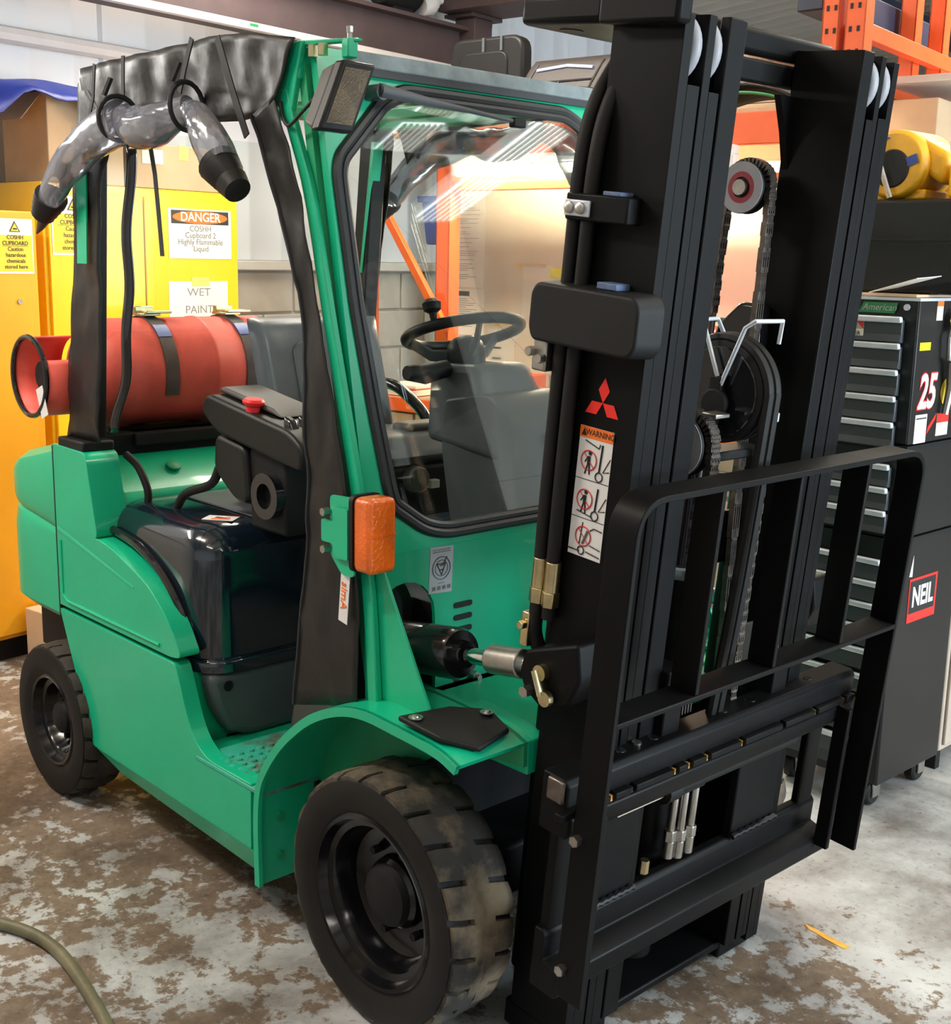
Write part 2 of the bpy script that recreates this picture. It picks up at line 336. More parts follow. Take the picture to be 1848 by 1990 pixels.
# steelwork along the back wall
b = MB(ROOM); b.tube([(-3.40, -6, 2.50), (-3.40, 13, 2.50)], .035, 8); struct(b.build('trim_1', 'trunk'))
b = MB(ROOM); bm_ = -3.08
b.box(bm_-.08, bm_+.08, -6, 3.44, 2.64, 2.66); b.box(bm_-.012, bm_+.012, -6, 3.44, 2.66, 2.86); b.box(bm_-.08, bm_+.08, -6, 3.44, 2.86, 2.88)
struct(b.build('trim_2', 'beam'))
b = MB(ROOM); b.box(-3.0, -2.96, -6, 3.36, 2.622, 2.655); TR = struct(b.build('trim_3', 'trunk', bevel=.004))
b = MB(ROOM); b.box(-2.9595, -2.958, 1.72, 1.77, 2.636, 2.648); b.build('cable_label', 'greend', TR)
b = MB(ROOM); b.box(-3.10, -2.96, 3.37, 3.53, 0, 2.93); b.box(-3.14, -2.94, 3.32, 3.60, 2.93, 2.95); CO = struct(b.build('trim_4', 'beam', bevel=.004))
for y in (3.41, 3.55):
    b = MB(ROOM); b.cyl((-2.99, y, 2.90), (-2.99, y, 2.97), .012, 6); b.build('bolt', 'steel', CO)
b = MB(ROOM); b.box(-3.12, -2.4, 3.24, 3.6, 2.95, 3.2); struct(b.build('trim_5', 'beam', bevel=.004))
b = MB(ROOM); b.box(-3.30, -3.24, 3.55, 13, 2.62, 2.69); struct(b.build('trim_6', 'beam'))
# extractor motor standing on the beam
t = thing('electric_motor', rw(-3.05, 2.85, 2.88), 'dark motor with a white bottle shape on the brown steel beam', 'motor')
b = MB(ROOM); b.lathe([(-.13, 0), (-.13, .09), (-.1, .11), (.1, .11), (.13, .09), (.13, 0)], (-3.05, 2.82, 2.99), (0, 1, 0), 20); b.build('motor_body', 'blackm', t, .004)
b = MB(ROOM); b.lathe([(0, 0), (0, .055), (.08, .062), (.13, .04), (.16, .02), (.19, .018), (.19, 0)], (-3.03, 2.98, 2.93), (0, .95, .3), 16); b.build('white_cover', 'white', t)
b = MB(ROOM); b.box(-3.10, -3.0, 2.74, 2.90, 2.88, 2.90); b.build('foot_plate', 'blackm', t)
# ================================================================ cupboards
def sheet(parent, name, org, xd, yd, w, h, m, th=.0012):
    xd, yd = Vector(xd).normalized(), Vector(yd).normalized(); z = xd.cross(yd); o = Vector(org)
    b = MB(); q = [o+xd*a*w/2+yd*c*h/2 for a, c in ((-1, -1), (1, -1), (1, 1), (-1, 1))]
    b.hexa([p for p in q]+[p+z*th for p in q]); return b.build(name, m, parent)
RYD = ROOM @ Vector((0, 1, 0)); ZD = Vector((0, 0, 1)); RXD = ROOM @ Vector((1, 0, 0))
def rtext(st, size, x, y, z, m, par, **k): return text(st, size, rw(x, y, z), RYD, ZD, m, par, **k)
def tri(parent, name, pts, m, th=.0008):      # pts world, ordered
    P = [Vector(p) for p in pts]; n = (P[1]-P[0]).cross(P[2]-P[0]).normalized(); b = MB(); b.prism(P, lambda p: p, lambda p: p+n*th); return b.build(name, m, parent)
def hazard_sign(par, x, y, z, w, h):
    s = sheet(par, 'warning_sign', rw(x, y, z), RYD, ZD, w, h, 'paper'); lab(s, 'white and yellow hazard sign')
    sheet(s, 'yellow_panel', rw(x+.0014, y, z-h*.13), RYD, ZD, w*.94, h*.66, 'yellowl', .0005)
    c = (y, z+h*.345); r = h*.105
    tri(s, 'triangle_border', [rw(x+.0015, c[0]+a*r, c[1]+e*r) for a, e in ((-1.1, -.8), (1.1, -.8), (0, 1.1))], 'ink')
    tri(s, 'triangle_panel', [rw(x+.0026, c[0]+a*r*.72, c[1]+e*r*.72-.002) for a, e in ((-1.1, -.8), (1.1, -.8), (0, 1.1))], 'yellowl')
    sheet(s, 'hand_symbol', rw(x+.0036, c[0]+r*.05, c[1]-r*.28), RYD, ZD, r*.8, r*.28, 'ink', .0004)
    for i, q in enumerate(('COSHH', 'CUPBOARD', 'Caution', 'hazardous', 'chemicals', 'stored here')):
        rtext(q, h*.105, x+.0024, y, z+h*(.16-.107*i), 'ink', s, bold=.012 if i < 2 else .008, sx=.95)
    sheet(s, 'underline', rw(x+.0022, y, z+h*.003), RYD, ZD, w*.72, h*.007, 'ink', .0004)
t = thing('orange_cupboard', rw(-3.03, .09, 0), 'orange steel hazard cupboard on a black plinth left of the yellow cabinet', 'cupboard')
b = MB(ROOM); b.box(-3.25, -2.823, -.30, .485, .09, 1.76); b.build('body', 'orangec', t, .006)
b = MB(ROOM); b.box(-3.22, -2.85, -.28, .47, 0, .09); b.build('plinth', 'blackm', t)
b = MB(ROOM); b.box(-2.825, -2.808, -.26, .445, .11, 1.728); d = b.build('door', 'orangec', t, .003)
b = MB(ROOM); b.cyl((-2.81, .39, 1.42), (-2.802, .39, 1.42), .010, 12); b.build('lock', 'steel', d)
for z in (.4, 1.66):
    b = MB(ROOM); b.cyl((-2.815, .452, z-.03), (-2.815, .452, z+.03), .008, 8); b.build('hinge', 'orangec', d)
hazard_sign(d, -2.807, .383, 1.628, .152, .205)
t = thing('yellow_cabinet', rw(-3.15, 1.115, 0), 'tall yellow steel flammables cabinet carrying a danger sign', 'cabinet')
b = MB(ROOM); b.box(-3.37, -2.962, .607, 1.623, .05, 1.885); b.build('body', 'yellow', t, .005)
b = MB(ROOM); b.box(-3.35, -2.99, .63, 1.60, 0, .05); b.build('plinth', 'blackm', t)
for (a, c) in ((.622, 1.085), (1.13, 1.61)):
    b = MB(ROOM); b.box(-2.964, -2.945, a, c, .08, 1.85); d = b.build('door', 'yellow', t, .004)
    if a < 1: hazard_sign(d, -2.944, .735, 1.715, .20, .235)
    else:
        sg = lab(sheet(d, 'danger_sign', rw(-2.944, 1.392, 1.70), RYD, ZD, .355, .216, 'paper'), 'white danger sign with orange oval')
        sheet(sg, 'sign_band', rw(-2.9425, 1.392, 1.772), RYD, ZD, .325, .058, 'ink', .0005)
        b = MB(); b.prism([(math.cos(q*math.pi/16), math.sin(q*math.pi/16)) for q in range(32)], lambda p: rw(-2.9419, 1.392+.155*p[0], 1.772+.0275*p[1]), lambda p: rw(-2.9413, 1.392+.155*p[0], 1.772+.0275*p[1])); b.build('orange_oval', 'orange', sg)
        rtext('DANGER', .056, -2.9405, 1.392, 1.772, 'white', sg, bold=.015)
        for i, q in enumerate(('COSHH', 'Cupboard 2', 'Highly Flammable', 'Liquid')): rtext(q, .036, -2.9425, 1.392, 1.722-.029*i, 'inkg', sg, bold=.004)
        n = lab(sheet(d, 'paper_note', rw(-2.944, 1.375, 1.392), RYD, ZD, .335, .20, 'paper'), 'handwritten paper note')
        rtext('WET', .05, -2.9425, 1.375, 1.442, 'inkb', n, sx=1.25); rtext('PAINT', .05, -2.9425, 1.375, 1.365, 'inkb', n, sx=1.15)
        sheet(n, 'tape', rw(-2.9425, 1.385, 1.49), RYD, ZD, .10, .04, 'tape', .0006)
    b = MB(ROOM); q = 1.155 if a > 1 else 1.06; b.box(-2.945, -2.925, q-.012, q+.012, .95, 1.07); b.build('door_handle', 'blackm', d, .003)
b = MB(ROOM); b.box(-2.95, -2.938, 1.088, 1.127, .08, 1.85); b.build('centre_strip', 'yellow', t, .003)
# things on top of the cabinets
def cbox(name, x0, x1, y0, y1, z0, z1, m, label, cat='box', flaps=True, group=None):
    t = thing(name, rw((x0+x1)/2, (y0+y1)/2, z0), label, cat, group)
    b = MB(ROOM); b.box(x0, x1, y0, y1, z0, z1); b.build('carton', m, t, .004)
    b = MB(ROOM); b.box(x0-.001, x1+.001, (y0+y1)/2-.025, (y0+y1)/2+.025, z1-.06, z1+.001); b.build('packing_tape', 'tape', t)
    return t
t = cbox('cardboard_box', -3.3, -2.98, .66, 1.02, 1.887, 2.235, 'card', 'tall brown cardboard box on the yellow cabinet below the blue tarpaulin')
b = MB(ROOM); b.hexa([(-3.28, .655, 2.232), (-3.0, .655, 2.232), (-3.0, .66, 2.236), (-3.28, .66, 2.236), (-3.28, .555, 2.12), (-3.0, .555, 2.12), (-3.0, .56, 2.123), (-3.28, .56, 2.123)]); b.build('flap', 'card2', t)
t = cbox('cardboard_box', -3.3, -2.97, 1.06, 1.60, 1.887, 2.075, 'card', 'low wide brown cardboard box on the yellow cabinet above the danger sign')
sheet(t, 'shipping_label', rw(-2.9685, 1.16, 2.02), RYD, ZD, .11, .06, 'paper')
def tf(u, v):
    y = -.5+u*1.75; return rw(-3.36+.52*v+.02*math.sin(9*u), y, 2.256+.012*math.sin(7*u+4*v)+.006*math.sin(31*u+9*v)-(.13*max(0, v-.74)/.26)*(.75+.35*math.sin(17*u)+.15*math.sin(41*u)))
b = MB(); b.grid(tf, 40, 12); tag(b.build('blue_tarpaulin', 'tarp', solid=.006), 'shiny blue tarpaulin draped over the tall cardboard box', 'tarpaulin')
cbox('cardboard_box', -2.79, -2.55, .33, .60, 0, .215, 'card2', 'pale cardboard box on the floor behind the small rear wheel')
# ================================================================ orange rack and bench
R0 = 2.0
t = thing('storage_rack', rw(-1.2, 2.3, 0), 'orange steel storage rack with punched uprights and shelf beams', 'rack')
def upright(x, y, z1=3.0, w=.062, d=.075, holes=(), nm='upright'):
    b = MB(ROOM); b.box(x, x+w, y, y+.005, 0, z1); b.box(x, x+.005, y, y+d, 0, z1); b.box(x+w-.005, x+w, y, y+d, 0, z1); b.box(x+.005, x+.017, y+d-.004, y+d, 0, z1); b.box(x+w-.017, x+w-.005, y+d-.004, y+d, 0, z1)
    o = b.build(nm, 'rack', t)
    for z in holes:
        for q in (.014, .042):
            b = MB(ROOM); b.box(x+q, x+q+.010, y-.0015, y, z, z+.018); b.build('slot', 'blk', o)
    return o
hol = [2.18+.075*i for i in range(6)]
upright(-2.073, R0, 2.16, .075); upright(-2.535, R0, 2.16, .05)
upright(-.335, R0, 3.2, holes=hol); upright(-.25, R0, 3.2, .07, holes=hol); upright(-.29, 2.95, 3.2)
upright(-2.50, 2.75, 2.16); upright(-.335, 2.75, 3.2); upright(-.27, 3.27, 2.7)
for y in (R0, 2.75):
    b = MB(ROOM); b.box(-2.44 if y > R0 else -1.998, -.335, y-.012, y+.038, 2.045, 2.16); b.build('shelf_beam', 'rack', t, .004)
b = MB(ROOM); b.box(-1.998, -.335, R0+.01, R0+.05, 1.905, 1.945); b.build('lamp_rail', 'rack', t, .003)
for z0, z1 in ((2.40, 2.455), (2.23, 2.31)):
    b = MB(ROOM); b.box(-.26, -.215, R0+.07, 3.3, z0, z1); b.build('end_beam', 'rack', t, .003)
b = MB(ROOM); b.box(-.46, -.36, R0+.06, 3.3, 2.50, 2.62); b.build('roller_beam', 'rackd', t, .006)
b = MB(ROOM); P0, P1 = Vector((-1.99, R0-.004, 1.30)), Vector((-2.42, R0-.004, 1.90)); dd = (P1-P0).normalized(); nn = Vector((dd.z, 0, -dd.x))*.018
b.hexa([P0-nn, P0+nn, P1+nn, P1-nn]+[p+Vector((0, -.03, 0)) for p in (P0-nn, P0+nn, P1+nn, P1-nn)]); b.build('brace', 'rack', t, .003)
for i in range(6):
    b = MB(ROOM); y = R0+.03+i*.118; b.box(-2.50, -.34, y, y+.112, 2.162, 2.18); b.build('shelf_board', 'wood', t, .002)
b = MB(ROOM); b.box(-.30, .10, 2.30, 3.4, 2.265, 2.29); b.build('shelf_board', 'ledge', t, .002)
# lamp under the beam
t = thing('fluorescent_lamp', rw(-1.4, 1.96, 1.95), 'lit fluorescent batten lamp slung under the orange rack beam', 'lamp')
b = MB(ROOM); b.box(-1.95, -.62, 1.955, 1.995, 2.012, 2.045); b.build('housing', 'trunk', t, .003)
b = MB(ROOM); b.tube([(-1.90, 1.965, 1.985), (-.66, 1.965, 1.985)], .019, 12); b.build('tube', 'tube', t)
for x in (-1.93, -.63):
    b = MB(ROOM); b.box(x-.015, x+.015, 1.945, 1.99, 1.962, 2.012); b.build('end_holder', 'trunk', t, .003)
# back board with sheets
t = thing('notice_board', rw(-1.2, 2.42, .95), 'cream back board above the bench lit by the fluorescent lamp', 'board')
b = MB(ROOM); b.box(-2.36, -.35, 2.41, 2.43, .95, 2.02); b.build('board', 'board', t)
RMX = RXD
def rsheet(name, x, z, w, h, m, label, cat, par=None, y=2.409):
    b = MB(ROOM); b.box(x-w/2, x+w/2, y-.002, y, z-h/2, z+h/2); o = b.build(name, m, par)
    return tag(o, label, cat) if par is None else o
for i, (z, h) in enumerate(((1.73, .50), (1.365, .22), (1.14, .20))):
    o = rsheet('printed_sheet', -2.20, z, .175, h, 'paper', ('tallest printed instruction sheet pinned at the left of the cream board', 'middle printed instruction sheet pinned on the cream board', 'lowest printed instruction sheet pinned on the cream board')[i], 'paper')
    rng = random.Random(i)
    b = MB(ROOM); q = z+h/2-.05
    while q > z-h/2+.03:
        l = rng.uniform(.05, .13); b.box(-2.275, -2.275+l, 2.4062, 2.407, q, q+.0025); q -= rng.choice((.010, .010, .02))
    b.build('print_lines', 'inkg', o)
    b = MB(ROOM); b.box(-2.28, -2.20, 2.4062, 2.407, z+h/2-.035, z+h/2-.012); b.build('heading_block', 'ink', o)
for i, (x, z, w, h, m, l) in enumerate(((-1.80, 1.47, .17, .25, 'paper', 'white sheet hanging below the orange tape on the cream board'), (-1.62, 1.56, .22, .045, 'yelh', 'bright yellow label strip across the cream board'),
        (-2.03, 1.325, .13, .025, 'tape', 'small strip of orange tape on the cream board'), (-2.0, 1.19, .16, .20, 'paper', 'white form with black boxes low on the cream board'), (-1.84, 1.59, .17, .02, 'tape', 'long strip of orange tape topping the white sheet'))):
    o = rsheet('notice', x, z, w, h, m, l, 'notice', y=2.4085-.0022*(i % 2))
    if 'form' in l:
        for k in range(3):
            b = MB(ROOM); b.box(x-.05, x+.0, 2.403, 2.4055, z+.06-k*.05, z+.068-k*.05); b.build('print_line', 'ink', o)
# bench
t = thing('workbench', rw(-1.6, 2.2, 0), 'workbench with a plywood top and pale drawers under the notice board', 'workbench')
b = MB(ROOM); b.box(-2.75, -.42, 2.08, 2.41, .93, .965); b.build('worktop', 'wood', t, .004)
b = MB(ROOM); b.box(-2.75, -.42, 2.065, 2.08, .90, .965); b.build('edge_rail', 'rack', t, .003)
b = MB(ROOM); b.box(-2.74, -.43, 2.11, 2.40, .06, .93); b.build('carcass', 'beige', t)
for k in range(5):
    for z0, z1 in ((.10, .46), (.48, .69), (.71, .89)):
        b = MB(ROOM); x = -2.72+k*.455; b.box(x, x+.44, 2.09, 2.11, z0, z1); d = b.build('drawer', 'beige', t, .004)
        b = MB(ROOM); b.box(x+.15, x+.29, 2.07, 2.09, (z0+z1)/2-.01, (z0+z1)/2+.01); b.build('handle', 'ink', d, .003)
for i, (x, y, z, w, d_, h, m, l) in enumerate(((-2.42, 2.2, .966, .26, .2, .035, 'toolred', 'thick red book lying on the workbench'), (-2.40, 2.21, 1.0015, .22, .17, .016, 'paper', 'white catalogue stacked on the red book'))):
    t = thing('book', rw(x, y, z), l, 'book', 'books on the workbench')
    b = MB(ROOM); b.box(x-w/2, x+w/2, y-d_/2, y+d_/2, z, z+h); b.build('cover', m, t, .002)
    b = MB(ROOM); b.box(x-w/2+.004, x+w/2+.001, y-d_/2-.001, y+d_/2-.004, z+.004, z+h-.004); b.build('pages', 'paper', t)
t = thing('toolbox', rw(-.78, 2.24, .966), 'glossy red metal toolbox on the workbench', 'toolbox')
b = MB(ROOM); b.box(-.98, -.50, 2.12, 2.36, .966, 1.365); b.build('case', 'toolred', t, .02)
b = MB(ROOM); b.tube([(-.86, 2.24, 1.362), (-.86, 2.24, 1.395), (-.62, 2.24, 1.395), (-.62, 2.24, 1.362)], .009, 8); b.build('handle', 'blackm', t)
t = thing('hand_vice', rw(-1.70, 2.2, .966), 'small orange bench vice on the workbench', 'vice')
b = MB(ROOM); b.box(-1.78, -1.62, 2.13, 2.27, .966, 1.0); b.build('base', 'rack', t, .006)
b = MB(ROOM); b.box(-1.76, -1.70, 2.14, 2.26, 1.0, 1.12); b.box(-1.67, -1.63, 2.14, 2.26, 1.03, 1.12); b.build('jaw', 'rack', t, .008)
b = MB(ROOM); b.tube([(-1.70, 2.2, 1.05), (-1.56, 2.2, 1.05)], .013, 10); b.tube([(-1.57, 2.2, .98), (-1.57, 2.2, 1.12)], .006, 8); b.build('screw', 'steel', t)
t = thing('storage_bin', rw(-2.53, 2.44, 1.66), 'dark blue plastic bin hung on the wall past the orange upright', 'bin')
b = MB(ROOM); b.hexa([(-2.49, 2.42, 1.68), (-2.41, 2.42, 1.68), (-2.41, 2.52, 1.68), (-2.49, 2.52, 1.68), (-2.505, 2.40, 1.88), (-2.395, 2.40, 1.88), (-2.395, 2.55, 1.88), (-2.505, 2.55, 1.88)]); b.build('tub', 'bin', t, .008)
b = MB(ROOM); b.box(-2.52, -2.38, 2.385, 2.565, 1.88, 1.91); b.build('lid', 'bin', t, .006)
b = MB(ROOM); b.box(-2.48, -2.42, 2.55, 2.58, 1.60, 1.92); b.build('hanger_bracket', 'rackd', t)
def jf(u, v):
    a = u*2*math.pi; w = .085+.035*v+.018*math.sin(5*a+3*v); return rw(-2.53+w*math.cos(a)*1.0, 1.935-.5*w*math.sin(a)*.7-.02, 1.56-.50*v)
t = thing('work_jacket', rw(-2.53, 1.93, 1.05), 'crumpled yellow hi-vis jacket hanging beside the workbench', 'jacket')
b = MB(); b.grid(jf, 24, 14, closed=True); b.build('cloth', 'hiviz', t)
b = MB(); b.tube([rw(-2.53, 1.925, 1.54), rw(-2.53, 1.935, 1.62), rw(-2.49, 1.99, 1.63)], .006, 8); b.build('hook', 'steel', t)
# spare seats on the rack
t = thing('spare_seat', rw(-2.03, 2.31, 2.18), 'upright dark seat shell seen from behind on the rack shelf', 'seat')
b = MB(ROOM); b.prism(rrect(-2.24, -1.83, 2.185, 2.585, .07), lambda p: (p[0], 2.36, p[1]), lambda p: (p[0]+.01, 2.27, p[1])); b.build('back_shell', 'plastic_d', t, .015)
b = MB(ROOM); b.prism(rrect(-2.17, -1.90, 2.22, 2.52, .05), lambda p: (p[0], 2.275, p[1]), lambda p: (p[0], 2.262, p[1])); b.build('shell_panel', 'plastic_d', t, .006)
for x in (-2.04, -1.94):
    b = MB(ROOM); b.box(x, x+.012, 2.262, 2.27, 2.52, 2.58); b.build('moulded_rib', 'plastic', t)
t = thing('spare_seat', rw(-1.55, 2.12, 2.18), 'brown quilted seat cushion with pale blue trim leaning on the rack shelf', 'seat')
def sq(u, v):
    x = -1.80+.46*u; z = 2.182+.275*v; e = (1-(2*u-1)**6)*(1-(2*v-1)**6); return rw(x+.06*v, 2.10+.16*v-.055*max(0, e)**.5, z)
b = MB(); b.grid(sq, 24, 18); b.grid(lambda u, v: sq(1-u, v)+RYD*(.03+.08*max(0, (1-(2*u-1)**6)*(1-(2*v-1)**6))**.5), 24, 18); b.build('cushion', 'seatb', t)
for (u0, v0, u1, v1) in ((.18, .80, .50, .84), (.50, .84, .80, .78), (.18, .34, .42, .34), (.56, .34, .80, .32)):
    b = MB(); b.tube([sq(u0+(u1-u0)*k/6, v0+(v1-v0)*k/6)-RYD*.003 for k in range(7)], .008, 6); b.build('piping', 'seatblue', t)
for (u0, v0, u1, v1) in ((.14, .1, .14, .9), (.86, .1, .86, .9), (.14, .6, .86, .6), (.5, .1, .5, .6)):
    b = MB(); b.tube([sq(u0+(u1-u0)*k/6, v0+(v1-v0)*k/6)-RYD*.001 for k in range(7)], .005, 6); b.build('seam', 'plastic_d', t)
# clutter on the rack behind the mast
t = thing('garden_hood', rw(-.70, 2.2, 2.18), 'green and black curved plastic hood on the rack beam', 'hood')
b = MB(); b.grid(lambda u, v: rw(-.92+.50*u, 2.05+.3*v, 2.182+.085*math.sin(math.pi*u)**.7*(1-.2*v)), 20, 6); b.build('shell', 'blackm', t, solid=.012)
b = MB(); b.grid(lambda u, v: rw(-.90+.46*u, 2.035+.02*v, 2.182+.055*math.sin(math.pi*u)**.7), 20, 3); b.build('lining', 'greend', t, solid=.01)
for k in range(3): 
    b = MB(ROOM); b.box(-1.1+.02*k, -.36, 2.42, 2.70, 2.182+k*.032, 2.212+k*.032); tag(b.build('timber_plank', 'card2', bevel=.003), ('lowest', 'middle', 'topmost')[k]+' pale timber plank in the stack behind the green hood', 'plank', 'planks on the rack shelf')
b = MB(ROOM); b.box(-.30, .02, 2.28, 3.3, 2.022, 2.045); b.build('shelf_board', 'wood', bpy.data.objects['storage_rack'], .002)
cbox('parts_carton', -.28, -.02, 2.34, 2.80, 2.046, 2.215, 'card', 'brown carton between the two shelf boards beyond the orange uprights')
# louvred ceiling lights over the open floor
for i, (x0, x1, y0, y1, l) in enumerate(((3.73, 4.08, 2.12, 2.40, 'square louvred ceiling light'), (3.10, 3.51, 2.08, 2.36, 'mid-sized louvred ceiling light'), (2.82, 3.03, 2.08, 2.32, 'small louvred ceiling light'), (2.95, 4.66, 3.0, 3.36, 'long louvred ceiling light'))):
    t = thing('ceiling_light', rw((x0+x1)/2, (y0+y1)/2, 3.5), l+' hung on rods over the open floor', 'lamp')
    b = MB(ROOM); b.box(x0-.02, x1+.02, y0-.02, y1+.02, 3.512, 3.57); b.build('housing', 'trunk', t, .004)
    b = MB(ROOM); b.box(x0, x1, y0, y1, 3.506, 3.512); b.build('diffuser', 'louvre', t)
    for k in range(7):
        y = y0+(y1-y0)*(k+.5)/7; b = MB(ROOM); b.box(x0, x1, y-.008, y+.008, 3.492, 3.506); b.build('louvre_slat', 'beige', t)
    for x in (x0+.04, x1-.04):
        b = MB(ROOM); b.cyl((x, (y0+y1)/2, 3.57), (x, (y0+y1)/2, 3.365+.1*(x+3.5)), .006, 6); b.build('hanging_rod', 'steel', t)

# ================================================================ tool chest
CY, CX0, CX1 = 1.22, -.20, .18
t = thing('tool_chest', (-.01, 1.42, 0), 'tall black rolling tool chest with many silver-handled drawers', 'tool chest')
for nm, z0, z1, yb in (('top_box', 1.12, 1.53, 1.60), ('middle_box', .845, 1.115, 1.60), ('roller_cabinet', .085, .84, 1.60)):
    b = MB(); b.box(CX0, CX1, CY, yb, z0, z1); c0 = b.build(nm, 'toolside', t, .004)
    b = MB(); b.box(CX0+.002, CX1-.004, CY-.004, CY+.002, z0+.004, z1-.004); b.build('front_frame', 'tool', c0)
    if nm == 'top_box': hz = [1.468-.0742*i for i in range(5)]; dh = .070
    elif nm == 'middle_box': hz = [1.05, .982, .914]; dh = .064
    else: hz = [.77, .703, .635, .566, .495, .416]; dh = .064
    zz = [(h, dh) for h in hz]
    if nm == 'roller_cabinet': zz[-1] = (.416, .19); zz.append((.212, .10))
    for h, q in zz:
        b = MB(); b.box(CX0+.05, CX1-.038, CY-.020, CY-.004, h-q+.008, h+.002); d = b.build('drawer', 'drawer', c0, .003)
        b = MB(); b.py([(CX0+.05, h-.005), (CX1-.036, h-.005), (CX1-.038, h+.012), (CX0+.05, h+.012)], CY-.034, CY-.018); b.build('handle', 'alu', d, .004)
        b = MB(); b.hexa([(CX0+.052, CY-.024, h-q+.012), (CX1-.04, CY-.024, h-q+.012), (CX1-.04, CY-.019, h-q+.012), (CX0+.052, CY-.019, h-q+.012), (CX0+.052, CY-.020, h-q*.55), (CX1-.04, CY-.020, h-q*.55), (CX1-.04, CY-.019, h-q*.55), (CX0+.052, CY-.019, h-q*.55)]); b.build('drawer_lip', 'drawer', d)
    b = MB(); b.box(CX0-.003, CX1+.003, CY-.006, yb+.003, z1-.006, z1+.002); b.build('edge_trim', 'alu' if nm == 'top_box' else 'tool', c0)
    if nm == 'top_box':
        b = MB(); b.prism([(-.022, 1.488), (.088, 1.488), (.098, 1.517), (-.008, 1.517)], lambda p: (p[0]+.02, CY-.005, p[1]), lambda p: (p[0]+.02, CY-.009, p[1])); o = lab(b.build('badge', 'greend', c0), 'green maker badge'); 
        text('American', .026, (.062, CY-.0095, 1.503), (1, 0, 0), (0, 0, 1), 'silver', o, shear=.25, sx=1.05)
        b = MB(); b.cyl((.145, CY-.004, 1.506), (.145, CY-.010, 1.506), .009, 14); b.build('key_lock', 'alu', c0)
        o = lab(sheet(c0, 'drawer_tag', (-.012, CY-.0205, 1.44), (1, 0, 0), (0, 0, 1), .075, .046, 'paper'), 'white tag with handwriting'); 
        sheet(o, 'tag_band', (-.012, CY-.0222, 1.452), (1, 0, 0), (0, 0, 1), .075, .022, 'beige', .0003); tri(o, 'red_corner', [(.002, CY-.0226, 1.463), (.0255, CY-.0226, 1.441), (.0255, CY-.0226, 1.463)], 'redink')
        text('e LASER', .016, (-.012, CY-.0222, 1.428), (1, 0, 0), (0, 0, 1), 'ink', o)
        YD = (0, 1, 0)
        o = lab(sheet(c0, 'white_sticker', (CX1+.0004, 1.336, 1.497), YD, ZD, .036, .055, 'paper'), 'small white sticker with orange top'); sheet(o, 'sticker_top', (CX1+.0018, 1.336, 1.517), YD, ZD, .036, .016, 'orange', .0003)
        lab(sheet(c0, 'yellow_sticker', (CX1+.0004, 1.268, 1.398), YD, ZD, .062, .022, 'yelh'), 'bright yellow sticker')
        for k, m_, bo, off in ((0, 'redink', .055, 0), (1, 'white', .028, .0012)): text('25', .135, (CX1+.001+off, 1.302, 1.265), YD, ZD, m_, c0, 'number_sticker', bold=bo, sx=.74, shear=.15)
        o = lab(sheet(c0, 'list_sticker', (CX1+.0004, 1.283, 1.163), YD, ZD, .068, .082, 'paper'), 'white list sticker'); sheet(o, 'rule', (CX1+.0018, 1.283, 1.193), YD, ZD, .06, .004, 'ink', .0003)
        b = MB(); b.prism([(1.322, 1.145), (1.366, 1.185), (1.372, 1.203), (1.326, 1.165)], lambda p: (CX1+.0004, p[0], p[1]), lambda p: (CX1+.0016, p[0], p[1])); b.build('red_arrow_sticker', 'redlogo', c0)
        o = sheet(c0, 'red_white_sticker', (CX1+.0004, 1.412, 1.168), YD, ZD, .07, .066, 'paper'); sheet(o, 'red_band', (CX1+.0018, 1.412, 1.187), YD, ZD, .07, .028, 'redlogo', .0003)
        b = MB(); b.lathe([(0, .0), (0, .042), (.0012, .042), (.0012, 0)], (CX1+.0004, 1.428, 1.262), (1, 0, 0), 24); b.build('round_orange_sticker', 'yellowl', c0)
    if nm == 'middle_box':
        o = sheet(c0, 'maker_plate', (.09, CY-.0045, 1.085), (1, 0, 0), (0, 0, 1), .05, .02, 'drawer')
    if nm == 'roller_cabinet':
        o = lab(sheet(c0, 'name_sticker', (CX1+.0004, 1.392, .645), (0, 1, 0), ZD, .17, .135, 'redlogo'), 'red bordered name sticker'); sheet(o, 'dark_panel', (CX1+.0018, 1.390, .655), (0, 1, 0), ZD, .155, .10, 'ink', .0003)
        text('NEIL', .085, (CX1+.0028, 1.390, .652), (0, 1, 0), ZD, 'white', o, bold=.03, sx=.75)
        b = MB(); b.prism([(1.300, .722), (1.318, .720), (1.318, .785)], lambda p: (CX1+.0004, p[0], p[1]), lambda p: (CX1+.0016, p[0], p[1])); b.build('white_flash', 'white', c0)
for x in (CX0+.06, CX1-.05):
    for y in (CY+.05, 1.55):
        b = MB(); b.lathe([(-.018, 0), (-.018, .034), (-.012, .04), (.012, .04), (.018, .034), (.018, 0)], (x, y, .040), (1, 0, 0), 20); w = b.build('caster', 'rubber', t)
        b = MB(); b.box(x-.025, x-.021, y-.02, y+.02, .03, .085); b.box(x+.021, x+.025, y-.02, y+.02, .03, .085); b.box(x-.025, x+.025, y-.022, y+.022, .08, .086); b.build('caster_fork', 'steel', w)
